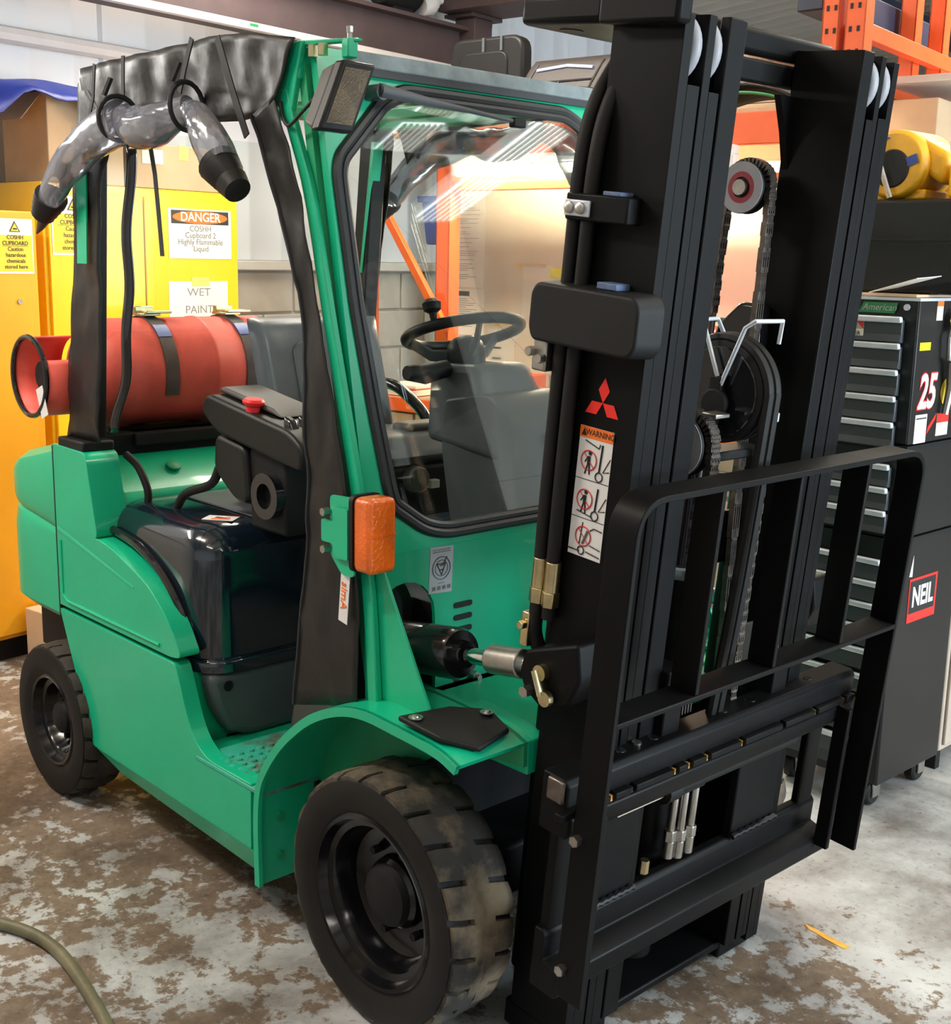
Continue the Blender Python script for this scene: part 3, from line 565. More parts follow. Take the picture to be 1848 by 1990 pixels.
# pliers hanging on the chest side
t = thing('clamp_tool', (CX1+.024, 1.40, 1.20), 'shiny locking pliers hanging on the side of the tool chest', 'pliers')
b = MB(); b.py([(0, 0)], 0, 0) if False else b.ball((CX1+.022, 1.395, 1.465), .014, .030, .030); b.build('jaw_head', 'zinc', t)
b = MB(); b.tube([(CX1+.024, 1.375, 1.45), (CX1+.025, 1.362, 1.42), (CX1+.024, 1.368, 1.36), (CX1+.024, 1.40, 1.352)], .008, 8); b.tube([(CX1+.024, 1.415, 1.45), (CX1+.024, 1.42, 1.40), (CX1+.024, 1.412, 1.355)], .008, 8); b.build('link_arm', 'steel', t)
b = MB(); b.tube([(CX1+.024, 1.385, 1.352), (CX1+.022, 1.40, 1.28), (CX1+.018, 1.388, 1.20)], [.011, .012, .010], 8); b.tube([(CX1+.024, 1.41, 1.352), (CX1+.022, 1.425, 1.28), (CX1+.018, 1.43, 1.21)], [.010, .011, .009], 8); b.build('handles', 'steel', t)
b = MB(); b.cyl((CX1+.004, 1.395, 1.498), (CX1+.03, 1.395, 1.503), .004, 8); b.build('hang_peg', 'steel', t)
# things on the chest
b = MB(); b.hexa([(-.19, 1.235, 1.533), (.16, 1.235, 1.533), (.17, 1.58, 1.533), (-.19, 1.58, 1.533), (-.19, 1.235, 1.541), (.16, 1.235, 1.541), (.17, 1.58, 1.541), (-.19, 1.58, 1.541)]); tag(b.build('cardboard_sheet', 'card2', bevel=.002), 'flat pale cardboard sheet on top of the tool chest', 'cardboard')
t = thing('black_case', (.02, 1.42, 1.542), 'large plain black carry case standing on the tool chest', 'case')
b = MB(); b.box(-.19, .24, 1.30, 1.56, 1.542, 1.805); b.build('shell', 'tool', t, .010)
b = MB(); b.box(-.192, .242, 1.298, 1.562, 1.69, 1.698); b.build('lid_seam', 'blk', t)
b = MB(); b.tube([(-.17, 1.53, 1.803), (-.17, 1.53, 1.814), (-.13, 1.53, 1.814), (-.13, 1.53, 1.803)], .005, 6); b.build('carry_handle', 'blackm', t)
b = MB(); b.prism([(.10, 1.25, 0), (.27, 1.20, 0), (.30, 1.28, 0), (.16, 1.30, 0)], lambda p: Vector((p[0]-.09, p[1]-.012, 1.5425+.25*(p[0]-.1))), lambda p: Vector((p[0]-.09, p[1]-.012, 1.5445+.25*(p[0]-.1)))); tag(b.build('loose_paper', 'paper'), 'curled sheet of paper at the corner of the cardboard sheet', 'paper')
t = thing('air_blower', (0, 1.42, 1.807), 'worn yellow drum blower with a dark round inlet on the black case', 'blower')
b = MB(); b.lathe([(-.10, .0), (-.10, .045), (-.10, .088), (-.085, .098), (.085, .098), (.10, .088), (.10, 0)], (.0, 1.43, 1.905), (0, 1, 0), 36); b.build('drum', 'blower', t, .003)
b = MB(); b.lathe([(-.106, .0), (-.106, .050), (-.102, .054), (-.100, .054)], (-.002, 1.43, 1.893), (0, 1, 0), 28); b.build('inlet', 'blk', t)
b = MB(); b.box(-.11, .09, 1.36, 1.50, 1.807, 1.835); b.build('foot', 'blower', t, .006)
b = MB(); b.hexa([(.05, 1.36, 1.90), (.14, 1.36, 1.84), (.14, 1.50, 1.84), (.05, 1.50, 1.90), (.05, 1.36, 1.985), (.155, 1.36, 1.93), (.155, 1.50, 1.93), (.05, 1.50, 1.985)]); b.build('outlet', 'blower', t, .02, 3)
lab(sheet(t, 'blue_label', (.055, 1.326, 1.912), (1, 0, .35), (-.35, 0, 1), .045, .026, 'blue'), 'pale blue label')
b = MB(); b.tube([(-.055, 1.31, 1.985), (-.035, 1.30, 1.93), (.01, 1.31, 1.81)], .008, 8); b.tube([(-.055, 1.31, 1.985), (.02, 1.36, 1.975)], .007, 8); b.build('handle_bar', 'steel', t)
b = MB(); b.tube([(-.10, 1.30, 1.85), (-.06, 1.29, 1.88), (-.02, 1.30, 1.875)], .008, 8); b.build('inlet_pipe', 'rubber', t)
t = thing('yellow_container', (.20, 1.44, 1.807), 'bright yellow container with a grey cap beside the drum blower', 'container')
b = MB(); b.box(.165, .239, 1.34, 1.52, 1.807, 1.90); b.build('tub', 'yellow', t, .012, 3)
b = MB(); b.ball((.185, 1.345, 1.91), .014, .014, .014); b.build('cap_knob', 'blackm', t)
b = MB(); b.tube(spline([(.182, 1.34, 1.905), (.172, 1.335, 1.94), (.175, 1.34, 1.97), (.22, 1.36, 1.97), (.235, 1.37, 1.93)], 14), .004, 6); b.build('bail_wire', 'steel', t)
t = thing('metal_cabinet', (.03, 1.83, 0), 'pale beige metal cabinet standing behind the tool chest', 'cabinet')
b = MB(); b.box(-.10, .155, 1.66, 2.0, .07, 1.45); b.build('body', 'beige', t, .006)
b = MB(); b.box(.155, .166, 1.675, 1.985, .09, 1.43); d = b.build('door', 'beige', t, .004)
b = MB(); b.box(.166, .18, 1.70, 1.715, .75, .87); b.build('handle', 'blackm', d, .003)
for x in (-.07, .12):
    for y in (1.69, 1.97):
        b = MB(); b.box(x-.02, x+.02, y-.015, y+.015, 0, .072); b.build('foot', 'blackm', t)
# hose on the floor
pts = spline([(-1.2, -1.35, .016), (-1.0, -1.13, .016), (-.88, -1.01, .016), (-.70, -.958, .016), (-.44, -.985, .016), (-.25, -1.03, .016), (.1, -1.15, .016), (.5, -1.4, .016)], 60)
b = MB(); b.tube(pts, .0145, 12); tag(b.build('air_hose', 'hose'), 'dull olive rubber hose curving across the worn floor', 'hose')
# ================================================================ forklift
F = thing('forklift', (-.65, 0, 0), 'green and black forklift truck with windscreen cab, red gas cylinder and bare fork carriage', 'forklift')
PI = math.pi
def wheel(name, x, yo, s, R, rs, rr, wd, nl, mtread, dish):
    # s=+1: outer face towards -y
    def Yc(d): return s*(yo+d)
    z = R; b = MB()
    prof = [(.012, rr-.004), (.010, rr+.004), (.002, rr+.02), (0, rr+.035), (0, rs-.018), (.004, rs-.004), (.012, rs-.002), (.03, rs-.004), (wd-.03, rs-.004), (wd-.012, rs-.002), (wd, rs-.02), (wd-.004, rr)]
    b.lathe([(d, r) for d, r in prof], (x, s*yo, z), (0, s, 0), 64)
    b.lathe([(wd*.34, rs-.006), (wd*.35, R-.004), (wd*.65, R-.004), (wd*.66, rs-.006)], (x, s*yo, z), (0, s, 0), 72, 1)
    ang0 = random.random()
    for row in (0, 1):
        for k in range(nl):
            a0 = 2*PI*(k+.5*row)/nl+ang0; wA = 2*PI/nl*.74
            d0, d1 = (.008, wd*.50) if row == 0 else (wd*.50, wd-.008)
            vs = []; NA, ND = 4, 4
            for i in range(NA+1):
                for j in range(ND+1):
                    t = j/ND; d = d0+(d1-d0)*t; sk = (.35 if row == 0 else -.35)*(t if row == 0 else 1-t)*wA
                    sh = .82+.18*min(1, 2.2*(t if row == 0 else 1-t)); a = a0+wA*(i/NA-.5)*(.9+.25*sh)+sk
                    e = min(i, NA-i)/1.0; rj = R-.0035*(1 if (i in (0, NA)) else 0)-.007*(1 if (j == 0 and row == 0) or (j == ND and row == 1) else 0)-.0035*random.random()
                    vs.append((x+rj*math.sin(a), Yc(d), z+rj*math.cos(a)))
            for i in range(NA+1):
                for j in range(ND+1):
                    t = j/ND; d = d0+(d1-d0)*t; sk = (.35 if row == 0 else -.35)*(t if row == 0 else 1-t)*wA; a = a0+wA*(i/NA-.5)*1.12+sk
                    vs.append((x+(rs-.012)*math.sin(a), Yc(d), z+(rs-.012)*math.cos(a)))
            o = (NA+1)*(ND+1); q = ND+1; fs = []
            for i in range(NA):
                for j in range(ND): fs.append((i*q+j, i*q+j+1, (i+1)*q+j+1, (i+1)*q+j))
            for i in range(NA): fs += [(i*q, (i+1)*q, o+(i+1)*q, o+i*q), (i*q+ND, o+i*q+ND, o+(i+1)*q+ND, (i+1)*q+ND)]
            for j in range(ND): fs += [(j, o+j, o+j+1, j+1), (NA*q+j, NA*q+j+1, o+NA*q+j+1, o+NA*q+j)]
            b.add(vs, fs, 1)
    tyre = b.build(name, ['rubber', mtread], F, smooth=50)
    b = MB(); k = rr
    b.lathe([(.020, k), (.010, k+.001), (.006, k-.004), (.008, k-.012), (.020, k-.016), (.030, k-.020), (.034, k-.034), (.040, k-.037), (.050, k-.040), (dish-.01, k-.052), (dish, k-.075), (dish, k*.42), (dish-.02, k*.40), (dish-.03, k*.34), (dish-.032, 0)], (x, s*yo, z), (0, s, 0), 56)
    rim = b.build('wheel_rim', 'rimb', tyre, smooth=35)
    b = MB(); b.lathe([(dish-.030, k*.36), (dish-.045, k*.33), (dish-.055, k*.22), (dish-.057, 0)], (x, s*yo, z), (0, s, 0), 28); b.build('hub_cap', 'blackm', tyre)
    for i in range(6):
        a = i*PI/3+.3; c = Vector((x+k*.52*math.sin(a), Yc(dish-.004), z+k*.52*math.cos(a))); b = MB(); b.tube([c, c-Vector((0, s*.018, 0))], .010, 6); b.build('wheel_nut', 'blackm', tyre)
    return tyre
for s in (1, -1):
    wheel('front_wheel', 0, -.58, s, .2807, .266, .1925, .18, 22, 'tread', .095)
    wheel('rear_wheel', -1.54, -.58, s, .2325, .2235, .141, .15, 20, 'rtread', .080)
b = MB(); b.cyl((0, -.42, .28), (0, .42, .28), .07, 20); b.box(-.12, .12, -.40, .40, .24, .36); b.build('front_axle', 'blackm', F, .01)
b = MB(); b.box(-1.62, -1.46, -.44, .44, .17, .30); b.build('rear_axle', 'blackm', F, .01)
b = MB(); b.box(-1.45, -.42, -.40, .40, .20, .36); b.build('chassis', 'blackm', F)
# ---- side panels, both sides
for s in (1, -1):
    Y = lambda v: s*v
    out = fillet([(-1.492, .590), (-1.31, .217), (-.483, .212), (-.48, .380), (-.676, .378), (-.735, .408), (-.770, .460), (-.803, .542), (-.826, .590)], [.004, .01, .004, .004, .06, .06, .06, .03, .012], 4)
    b = MB(); b.py([(p.x, p.y) for p in out], Y(-.55), Y(-.505)); sk = b.build('skirt_panel', 'green', F, .004)
    b = MB(); b.hexa([(-1.30, Y(-.549), .216), (-.483, Y(-.549), .211), (-.483, Y(-.50), .211), (-1.30, Y(-.50), .216), (-1.19, Y(-.523), .160), (-.443, Y(-.523), .137), (-.443, Y(-.47), .137), (-1.19, Y(-.47), .160)]); b.build('sill_chamfer', 'green', sk, .003)
    out = fillet([(-1.492, .602), (-.84, .602), (-.792, .612), (-.844, .688), (-.945, .768), (-1.152, .832), (-1.225, .842), (-1.486, .842)], [.01, .03, .02, .06, .08, .08, .02, .002], 5)
    b = MB(); b.py([(p.x, p.y) for p in out], Y(-.55), Y(-.492)); sp = b.build('side_panel', 'green', F, .008, 3)
    b = MB(); b.hexa([(-1.478, Y(-.5525), .828), (-1.03, Y(-.5525), .745), (-1.03, Y(-.549), .745), (-1.478, Y(-.549), .828), (-1.478, Y(-.5515), .838), (-1.03, Y(-.5500), .751), (-1.03, Y(-.549), .751), (-1.478, Y(-.549), .838)]); b.build('pressed_crease', 'green', sp, .001)
    b = MB(); b.tube([(-1.46, Y(-.5505), .80), (-1.462, Y(-.5505), .64), (-1.43, Y(-.5505), .622), (-.90, Y(-.5505), .622)], .005, 6); b.build('pressed_bead', 'green', sp)
    out = fillet([(-1.487, .840), (-1.228, .838), (-1.268, 1.0), (-1.282, 1.073), (-1.487, 1.076)], [.002, .03, .05, .03, .002], 4)
    b = MB(); b.py([(p.x, p.y) for p in out], Y(-.55), Y(-.452)); b.build('pillar_pedestal', 'green', F, .010, 3)
    b = MB(); b.box(-1.463, -1.305, min(Y(-.545), Y(-.45)), max(Y(-.545), Y(-.45)), 1.070, 1.100); b.build('pillar_boot', 'blackm', F, .006)
    # wheel arch and front wing
    arch = [(-.443, .140), (-.446, .30), (-.435, .392), (-.405, .453), (-.355, .518), (-.298, .574), (-.219, .634), (-.125, .679), (-.036, .699), (.065, .698), (.20, .690), (.262, .672)]
    cv = spline([(p[0], 0, p[1]) for p in arch], 40)
    def band(t0, y0, y1):
        vs = []; fs = []
        for i, p in enumerate(cv):
            q = cv[min(i+1, 39)]-cv[max(i-1, 0)]; n = Vector((-q.z, 0, q.x)).normalized()
            for (yy, oo) in ((y0, 0), (y1, 0), (y1, -t0), (y0, -t0)): vs.append((p.x+n.x*oo, yy, p.z+n.z*oo))
        for i in range(39):
            for j in range(4): fs.append((4*i+j, 4*i+(j+1) % 4, 4*i+4+(j+1) % 4, 4*i+4+j))
        fs += [(0, 1, 2, 3), (156, 159, 158, 157)]
        return vs, fs
    b = MB(); b.add(*band(.009, Y(-.565), Y(-.36))); b.add(*band(.020, Y(-.567), Y(-.556))); fd = b.build('front_wing', 'green', F, smooth=50)
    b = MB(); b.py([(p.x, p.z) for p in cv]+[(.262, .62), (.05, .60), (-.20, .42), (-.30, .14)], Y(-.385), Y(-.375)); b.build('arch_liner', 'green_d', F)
    for (x, z) in ((-.442, .30), (-.442, .20)):
        b = MB(); b.tube([(x+.002, Y(-.50), z), (x+.014, Y(-.50), z)], .011, 6); b.build('wing_bolt', 'green_d', fd)
    # step
    b = MB(); b.box(-.73, -.43, min(Y(-.552), Y(-.28)), max(Y(-.552), Y(-.28)), .362, .374); st = b.build('step_plate', 'green_s', F, .003)
    b = MB()
    for i in range(8):
        for j in range(8): b.lathe([(0, .011), (.005, .009), (.006, 0)], (-.665+.030*i, Y(-.522+.030*j+.006*(i % 2)), .374), (0, 0, 1), 8)
    o = b.build('grip_studs', 'green_s', st); o['kind'] = 'stuff'
    # flap on the wing
    P = [(.075, -.557), (.10, -.44), (.165, -.385), (.235, -.40), (.255, -.50), (.20, -.555)]
    q = [(p[0], Y(p[1])) for p in P]
    b = MB(); b.prism(q, lambda p: (p[0], p[1], .706-.9*max(0, p[0]-.16)**1.5), lambda p: (p[0], p[1], .718-.9*max(0, p[0]-.16)**1.5)); mf = b.build('rubber_flap', 'rubber', F, .004)
    for (x, y) in ((.105, -.535), (.175, -.405)):
        b = MB(); b.lathe([(0, .015), (.002, .015), (.002, .008), (.005, .007), (.006, 0)], (x, Y(y), .7165), (0, 0, 1), 14); b.build('rivet', 'steel', mf)
    # nose plates beside the mast
    b = MB(); b.hexa([(.05, Y(-.375), .60), (.262, Y(-.375), .60), (.262, Y(-.30), .60), (.05, Y(-.30), .60), (.05, Y(-.375), .688), (.262, Y(-.375), .672), (.262, Y(-.30), .672), (.05, Y(-.30), .688)]); b.build('nose_plate', 'green', F, .004)
    # gusset and pillar foot
    b = MB(); b.py([(-.105, .975), (-.062, .975), (.098, .700), (-.075, .695)], Y(-.486), Y(-.478)); b.build('gusset', 'green', F, .002)
# inner floor, tunnel, cowl
b = MB(); b.pz([(-.80, -.50), (-.455, -.50), (-.455, -.36), (-.08, -.36), (-.08, .36), (-.455, .36), (-.455, .50), (-.80, .50)], .33, .366); b.build('floor_plate', 'green', F)
b = MB(); b.hexa([(-.70, -.30, .366), (-.12, -.30, .366), (-.12, .40, .366), (-.70, .40, .366), (-.68, -.285, .52), (-.12, -.285, .62), (-.12, .40, .62), (-.68, .40, .52)]); b.build('floor_console', 'plastic_b', F, .02, 3)
b = MB(); b.box(-1.34, -.83, -.50, .50, .20, .555); b.build('engine_frame', 'green', F, .004)
b = MB(); b.box(-.07, -.05, -.37, .37, .20, .655); b.build('front_bulkhead', 'blackm', F)
# cowl below the windscreen with the open arch for the tilt ram
ar = [(-.47, .66), (-.47, .80)]+[(-.385-.085*math.cos(a*PI/10), .84+.085*math.sin(a*PI/10)) for a in range(11)]+[(-.30, .80), (-.30, .66)]
for s in (1, -1):
    pol = [(-.49*s, .66)]+[(p[0]*s, p[1]) for p in ar]+[(0, .66), (0, .992), (-.49*s, .992)]
    b = MB(); b.prism(pol, lambda p: (-.105+.06*max(0, 1-abs(p[0])/.49)*0-.02*(p[1]-.66), p[0], p[1]), lambda p: (-.115-.02*(p[1]-.66), p[0], p[1])); cw = b.build('front_cowl', 'green', F)
    b = MB(); b.px([(p[0]*s, p[1]) for p in ar], -.20, -.19); b.build('cowl_recess', 'blk', F)
    for y in (-.475, -.295): 
        b = MB(); b.box(-.20, -.112, s*y-.003, s*y+.003, .66, .86); b.build('recess_side', 'blackm', F)
    b = MB(); b.box(-.20, -.08, min(-.49*s, 0), max(-.49*s, 0), .655, .668); b.build('cowl_ledge', 'green', F)
    if s == 1: CW = cw
b = MB(); b.box(-.11, .26, -.38, .38, .62, .668); b.build('front_deck', 'green', F, .003)
for k in range(3):
    z = .848-.029*k; b = MB(); b.prism(rrect(-.245, -.19, z-.0065, z+.0065, .0062, 3), lambda p: (-.107, p[0], p[1]+.10*(p[0]+.217)*0), lambda p: (-.1055, p[0], p[1])); b.build('vent_slot', 'blk', CW)
for (y, z) in ((-.225, .70), (-.18, .716), (-.235, .666+.01)):
    b = MB(); b.lathe([(0, .0), (0, .011), (.0015, .011), (.0015, 0)], (-.1065, y, z), (1, 0, 0), 18); b.build('cowl_hole', 'blk', CW)
b = MB(); b.tube([(-.106, -.185, .672), (-.09, -.185, .672)], .013, 6); b.tube([(-.106, -.185, .672), (-.08, -.185, .672)], .007, 8); b.build('cowl_bolt', 'steel', CW)
# certificate sticker
sx_, sy_, sz_ = -.1105, -.283, .938
sc = lab(sheet(CW, 'silver_sticker', (sx_, sy_, sz_), (0, 1, -.06), (-.02, .06, 1), .068, .105, 'silver'), 'silver inspection sticker with a round emblem')
xx = sx_+.0022
b = MB(); b.lathe([(0, .0265), (.0004, .0265), (.0004, .025), (0, .025)], (xx, sy_, sz_+.004), (1, 0, 0), 32, close=True); b.build('emblem_ring', 'ink', sc)
b = MB(); b.lathe([(0, .0185), (.0004, .0185), (.0004, .0174), (0, .0174)], (xx, sy_, sz_+.004), (1, 0, 0), 32, close=True); b.build('emblem_ring', 'ink', sc)
for pts in (((-.013, .010), (0, -.016), (.012, .010)), ((-.013, .010), (.012, .010)), ((-.006, -.004), (.006, -.004)), ((-.004, .006), (.004, .006), (.016, .024))):
    b = MB(); b.tube([(xx+.0004, sy_+p[0], sz_+.004+p[1]) for p in pts], .0011, 4); b.build('emblem_stroke', 'ink', sc)
for k in range(4): sheet(sc, 'print_block', (xx, sy_-.022+.0148*k, sz_-.041), (0, 1, 0), (0, 0, 1), .010, .009, 'inkg', .0003)
for z in (.046, .041, -.030): sheet(sc, 'print_rule', (xx, sy_, sz_+z), (0, 1, 0), (0, 0, 1), .052 if z > 0 else .02, .0013, 'inkg', .0003)
# ---- counterweight
def cwring(inset, z, k=40):
    pts = []; x0, x1, y = -1.487, -1.93+inset, .55-inset; r = .20
    pts.append((x0, -y))
    for i in range(13): a = PI/2*i/12; pts.append((x1+r-r*math.sin(a), -y+r-r*math.cos(a)))
    for i in range(13): a = PI/2*i/12; pts.append((x1+r-r*math.cos(a), y-r+r*math.sin(a)))
    pts.append((x0, y)); return [(p[0], p[1], z+(.10*max(0, p[0]+1.93)/.44-.10 if z > .99 else 0)+(.05*(p[0]+1.487)/.44*-1 if .8 < z < .9 else 0)) for p in pts]
lv = [(.03, .545), (0, .575), (0, .80), (.006, .812), (.014, .822), (.004, .834), (0, .85), (0, 1.03), (.008, 1.055), (.035, 1.078)]
b = MB(); n = len(cwring(0, 0)); vs = []; [vs.extend(cwring(i, z)) for i, z in lv]; k = len(lv)
fs = [(i*n+j, i*n+(j+1) % n, (i+1)*n+(j+1) % n, (i+1)*n+j) for i in range(k-1) for j in range(n)]+[tuple(range(n)), tuple((k-1)*n+j for j in range(n-1, -1, -1))]
b.add(vs, fs); cwt = b.build('counterweight', 'green', F, smooth=30)
b = MB(); b.box(-1.492, -1.485, -.5505, .5505, .56, 1.07); b.build('panel_gap', 'blk', F)
b = MB(); b.box(-1.90, -1.40, -.43, .43, .36, .56); b.build('counterweight_base', 'blackm', F)
# deck behind the seat
b = MB(); b.py([(-1.50, .90), (-1.25, .90), (-1.262, .945), (-1.40, 1.035), (-1.50, 1.05)], -.455, .455); dk = b.build('rear_deck', 'green', F, .015, 3)
b = MB(); b.lathe([(0, .022), (.006, .022), (.010, .012), (.010, 0)], (-1.34, -.25, 1.002), (.48, 0, .88), 18); b.build('deck_fitting', 'green_d', dk)
b = MB(); b.box(-1.47, -1.41, -.46, .46, 1.03, 1.10); b.build('rear_window_rail', 'blackm', F, .006)
b = MB(); b.box(-1.47, -1.455, -.46, .46, 1.10, 1.95); b.build('rear_window', 'pvcs', F)
# ---- bonnet
def rbox(b, x0, x1, y0, y1, z0, z1, rp, rt, n=6, m=5):
    L = []
    for k in range(m+1):
        a = PI/2*k/m; L.append((rt*(1-math.cos(a)), z1-rt+rt*math.sin(a)))
    L = [(0, z0)]+L; rings = []
    for ins, z in L:
        rings.append([(p[0], p[1], z) for p in rrect(x0+ins, x1-ins, y0+ins, y1-ins, max(.01, rp-ins*.6), n)])
    q = len(rings[0]); vs = [p for r in rings for p in r]
    fs = [(i*q+j, i*q+(j+1) % q, (i+1)*q+(j+1) % q, (i+1)*q+j) for i in range(len(rings)-1) for j in range(q)]+[tuple(range(q-1, -1, -1)), tuple((len(rings)-1)*q+j for j in range(q))]
    b.add(vs, fs)
b = MB(); rbox(b, -1.345, -.775, -.490, .490, .575, .935, .11, .085, 8, 8); hd = b.build('bonnet', 'hood', F, smooth=60)
b = MB(); rbox(b, -1.345, -.758, -.497, .497, .556, .590, .11, .012, 8, 3); b.build('bonnet_lip', 'hood', hd, smooth=50)
pts = [(-1.235, -.499, .862), (-1.1, -.499, .842), (-.98, -.499, .795), (-.90, -.499, .735), (-.855, -.495, .67), (-.83, -.485, .61)]
for s in (1, -1):
    b = MB(); b.tube([(p[0], p[1]*s, p[2]) for p in spline(pts, 24)], .012, 8); b.build('edge_beading', 'blackg', hd)
b = MB(); b.box(-1.20, -.84, -.30, .30, .935, .941); b.build('seat_rail_plate', 'plastic', F, .003)
lb = lab(sheet(hd, 'caution_label', (-.885, -.37, .9355), (.8, .6, 0), (-.6, .8, 0), .085, .055, 'white'), 'white and orange caution label')
sheet(lb, 'orange_band', (-.873, -.378, .9368), (.8, .6, 0), (-.6, .8, 0), .05, .014, 'orange', .0004)
sheet(lb, 'figure_mark', (-.885, -.368, .9368), (.9, .4, 0), (-.4, .9, 0), .035, .012, 'ink', .0004); sheet(lb, 'figure_mark', (-.875, -.360, .9368), (.5, .8, 0), (-.8, .5, 0), .022, .008, 'redink', .0006)
b = MB(); b.px([(-.485, .553), (-.465, .46), (-.43, .39), (-.36, .366), (.36, .366), (.43, .39), (.465, .46), (.485, .553)], -.83, -.768); bp_ = b.build('seat_base_panel', 'plastic', F, .02, 3)
b = MB(); b.lathe([(0, 0), (0, .014), (.002, .014), (.002, .010), (.0005, .009)], (-.767, -.43, .52), (1, 0, 0), 16); b.build('panel_plug', 'blackm', bp_)
# ---- overhead guard, pillars
for s in (1, -1):
    Y = lambda v: s*v
    path = [(-.39, 1.955), (-.359, 1.874), (-.300, 1.737), (-.241, 1.507), (-.183, 1.297), (-.139, 1.129), (-.100, .926), (-.079, .685)]
    sp_ = spline([(p[0], 0, p[1]) for p in path], 24)
    b = MB(); vs = []
    for p in sp_: vs += [(p.x-.012, Y(-.503), p.z), (p.x+.020, Y(-.503), p.z), (p.x+.020, Y(-.487), p.z), (p.x-.012, Y(-.487), p.z)]
    b.add(vs, [(4*i+j, 4*i+(j+1) % 4, 4*i+4+(j+1) % 4, 4*i+4+j) for i in range(23) for j in range(4)]+[(0, 1, 2, 3), (92, 95, 94, 93)]); pl = b.build('front_pillar', 'green', F, .003)
    b = MB(); b.hexa([(-.43, Y(-.502), 1.93), (-.355, Y(-.502), 1.90), (-.355, Y(-.488), 1.90), (-.43, Y(-.488), 1.93), (-.36, Y(-.502), 2.045), (-.315, Y(-.502), 2.045), (-.315, Y(-.488), 2.045), (-.36, Y(-.488), 2.045)]); b.build('corner_plate', 'green', pl, .003)
    b = MB(); vs = []
    for z in (.69, 2.0): vs += [(wsx(z)-.055, Y(-.488), z), (wsx(z)-.03, Y(-.488), z), (wsx(z)-.03, Y(-.455), z), (wsx(z)-.055, Y(-.455), z)]
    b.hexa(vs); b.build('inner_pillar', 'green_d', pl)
    b = MB(); b.hexa([(-1.44, Y(-.50), 1.09), (-1.36, Y(-.50), 1.09), (-1.36, Y(-.445), 1.09), (-1.44, Y(-.445), 1.09), (-1.34, Y(-.50), 2.05), (-1.27, Y(-.50), 2.05), (-1.27, Y(-.445), 2.05), (-1.34, Y(-.445), 2.05)]); rp = b.build('rear_pillar', 'blackm', F, .006)
    b = MB(); b.hexa([(-1.318, -.531, 1.582), (-1.262, -.531, 1.582), (-1.262, -.527, 1.582), (-1.318, -.527, 1.582), (-1.30, -.531, 1.82), (-1.245, -.531, 1.82), (-1.245, -.527, 1.82), (-1.30, -.527, 1.82)] if s == 1 else [(-1.345, .441, 1.564), (-1.335, .441, 1.564), (-1.335, .478, 1.564), (-1.345, .478, 1.564), (-1.285, .441, 1.966), (-1.27, .441, 1.966), (-1.27, .478, 1.966), (-1.285, .478, 1.966)]); b.build('pillar_strip', 'green', rp)
    b = MB(); b.py([(-.325, 2.040), (-.56, 2.070), (-1.28, 2.068), (-1.28, 2.00), (-.56, 1.995), (-.33, 1.97)], Y(-.50), Y(-.455)); b.build('roof_rail', 'green', F, .006)
    # vinyl door surround
    def vs_sheet(Lp, Rp, nu, nv, amp, ph, yo=-.512):
        A = spline([(p[0], 0, p[1]) for p in Lp], nv); B = spline([(p[0], 0, p[1]) for p in Rp], nv)
        def fn(u, v):
            i = min(int(round(v*(nv-1))), nv-1); p = A[i].lerp(B[i], u); w = noise.noise(Vector((p.x*9+ph, p.z*7, ph)))*amp+noise.noise(Vector((p.x*26, p.z*17+ph, ph)))*amp*.5
            return Vector((p.x, Y(yo+w-.004), p.z))
        return fn
    fc = vs_sheet([(-.478, 1.905), (-.421, 1.793), (-.329, 1.589), (-.294, 1.396), (-.288, 1.2), (-.291, 1.061), (-.300, .943), (-.344, .612)], [(-.392, 1.94), (-.362, 1.874), (-.306, 1.737), (-.248, 1.507), (-.190, 1.297), (-.146, 1.129), (-.107, .926), (-.112, .672)], 12, 60, .010, 3.1*s)
    b = MB(); b.grid(fc, 12, 60); cu = b.build('front_curtain', 'vinyl', F, solid=.003, smooth=80)
    b = MB(); b.tube([fc(0, i/40)+Vector((0, -s*.001, 0)) for i in range(41)], .005, 6); b.build('curtain_hem', 'strap', cu)
    if s == 1: 
        tg = lab(sheet(cu, 'white_tag', (-.135, -.5305, .915), (.985, 0, -.17), (.10, 0, 1), .030, .118, 'white'), 'white tag with red lettering'); text('simA', .03, (-.135, -.5325, .915), (-.1, 0, -1), (.985, 0, -.17), 'orange', tg)
    tcf = vs_sheet([(-.385, 1.935), (-.478, 1.90), (-.70, 1.905), (-.95, 1.90), (-1.10, 1.88), (-1.20, 1.80)] if s == 1 else [(-.385, 1.985), (-.478, 1.99), (-.70, 1.995), (-.95, 1.99), (-1.10, 1.985), (-1.20, 1.90)], [(-.325, 2.05), (-.549, 2.082), (-.75, 2.082), (-.98, 2.081), (-1.15, 2.08), (-1.282, 2.074)], 12, 60, .016, 8.3*s)
    b = MB(); b.grid(tcf, 12, 60); tcu = b.build('top_curtain', 'vinyl', F, solid=.003, smooth=80)
    rc = vs_sheet([(-1.282, 2.074), (-1.358, 1.734), (-1.41, 1.40), (-1.458, 1.10)], [(-1.15, 1.93), (-1.205, 1.653), (-1.225, 1.40), (-1.262, 1.10)] if s == 1 else [(-1.26, 1.96), (-1.32, 1.653), (-1.36, 1.40), (-1.40, 1.10)], 10, 40, .010, 5.7*s)
    b = MB(); b.grid(rc, 10, 40); rcu = b.build('rear_curtain', 'vinyl', F, solid=.003, smooth=80)
    flp = spline([(-1.069, Y(-.49), 1.88), (-1.094, Y(-.495), 1.666), (-1.107, Y(-.495), 1.47), (-1.141, Y(-.495), 1.281), (-1.226, Y(-.49), 1.135)], 30)
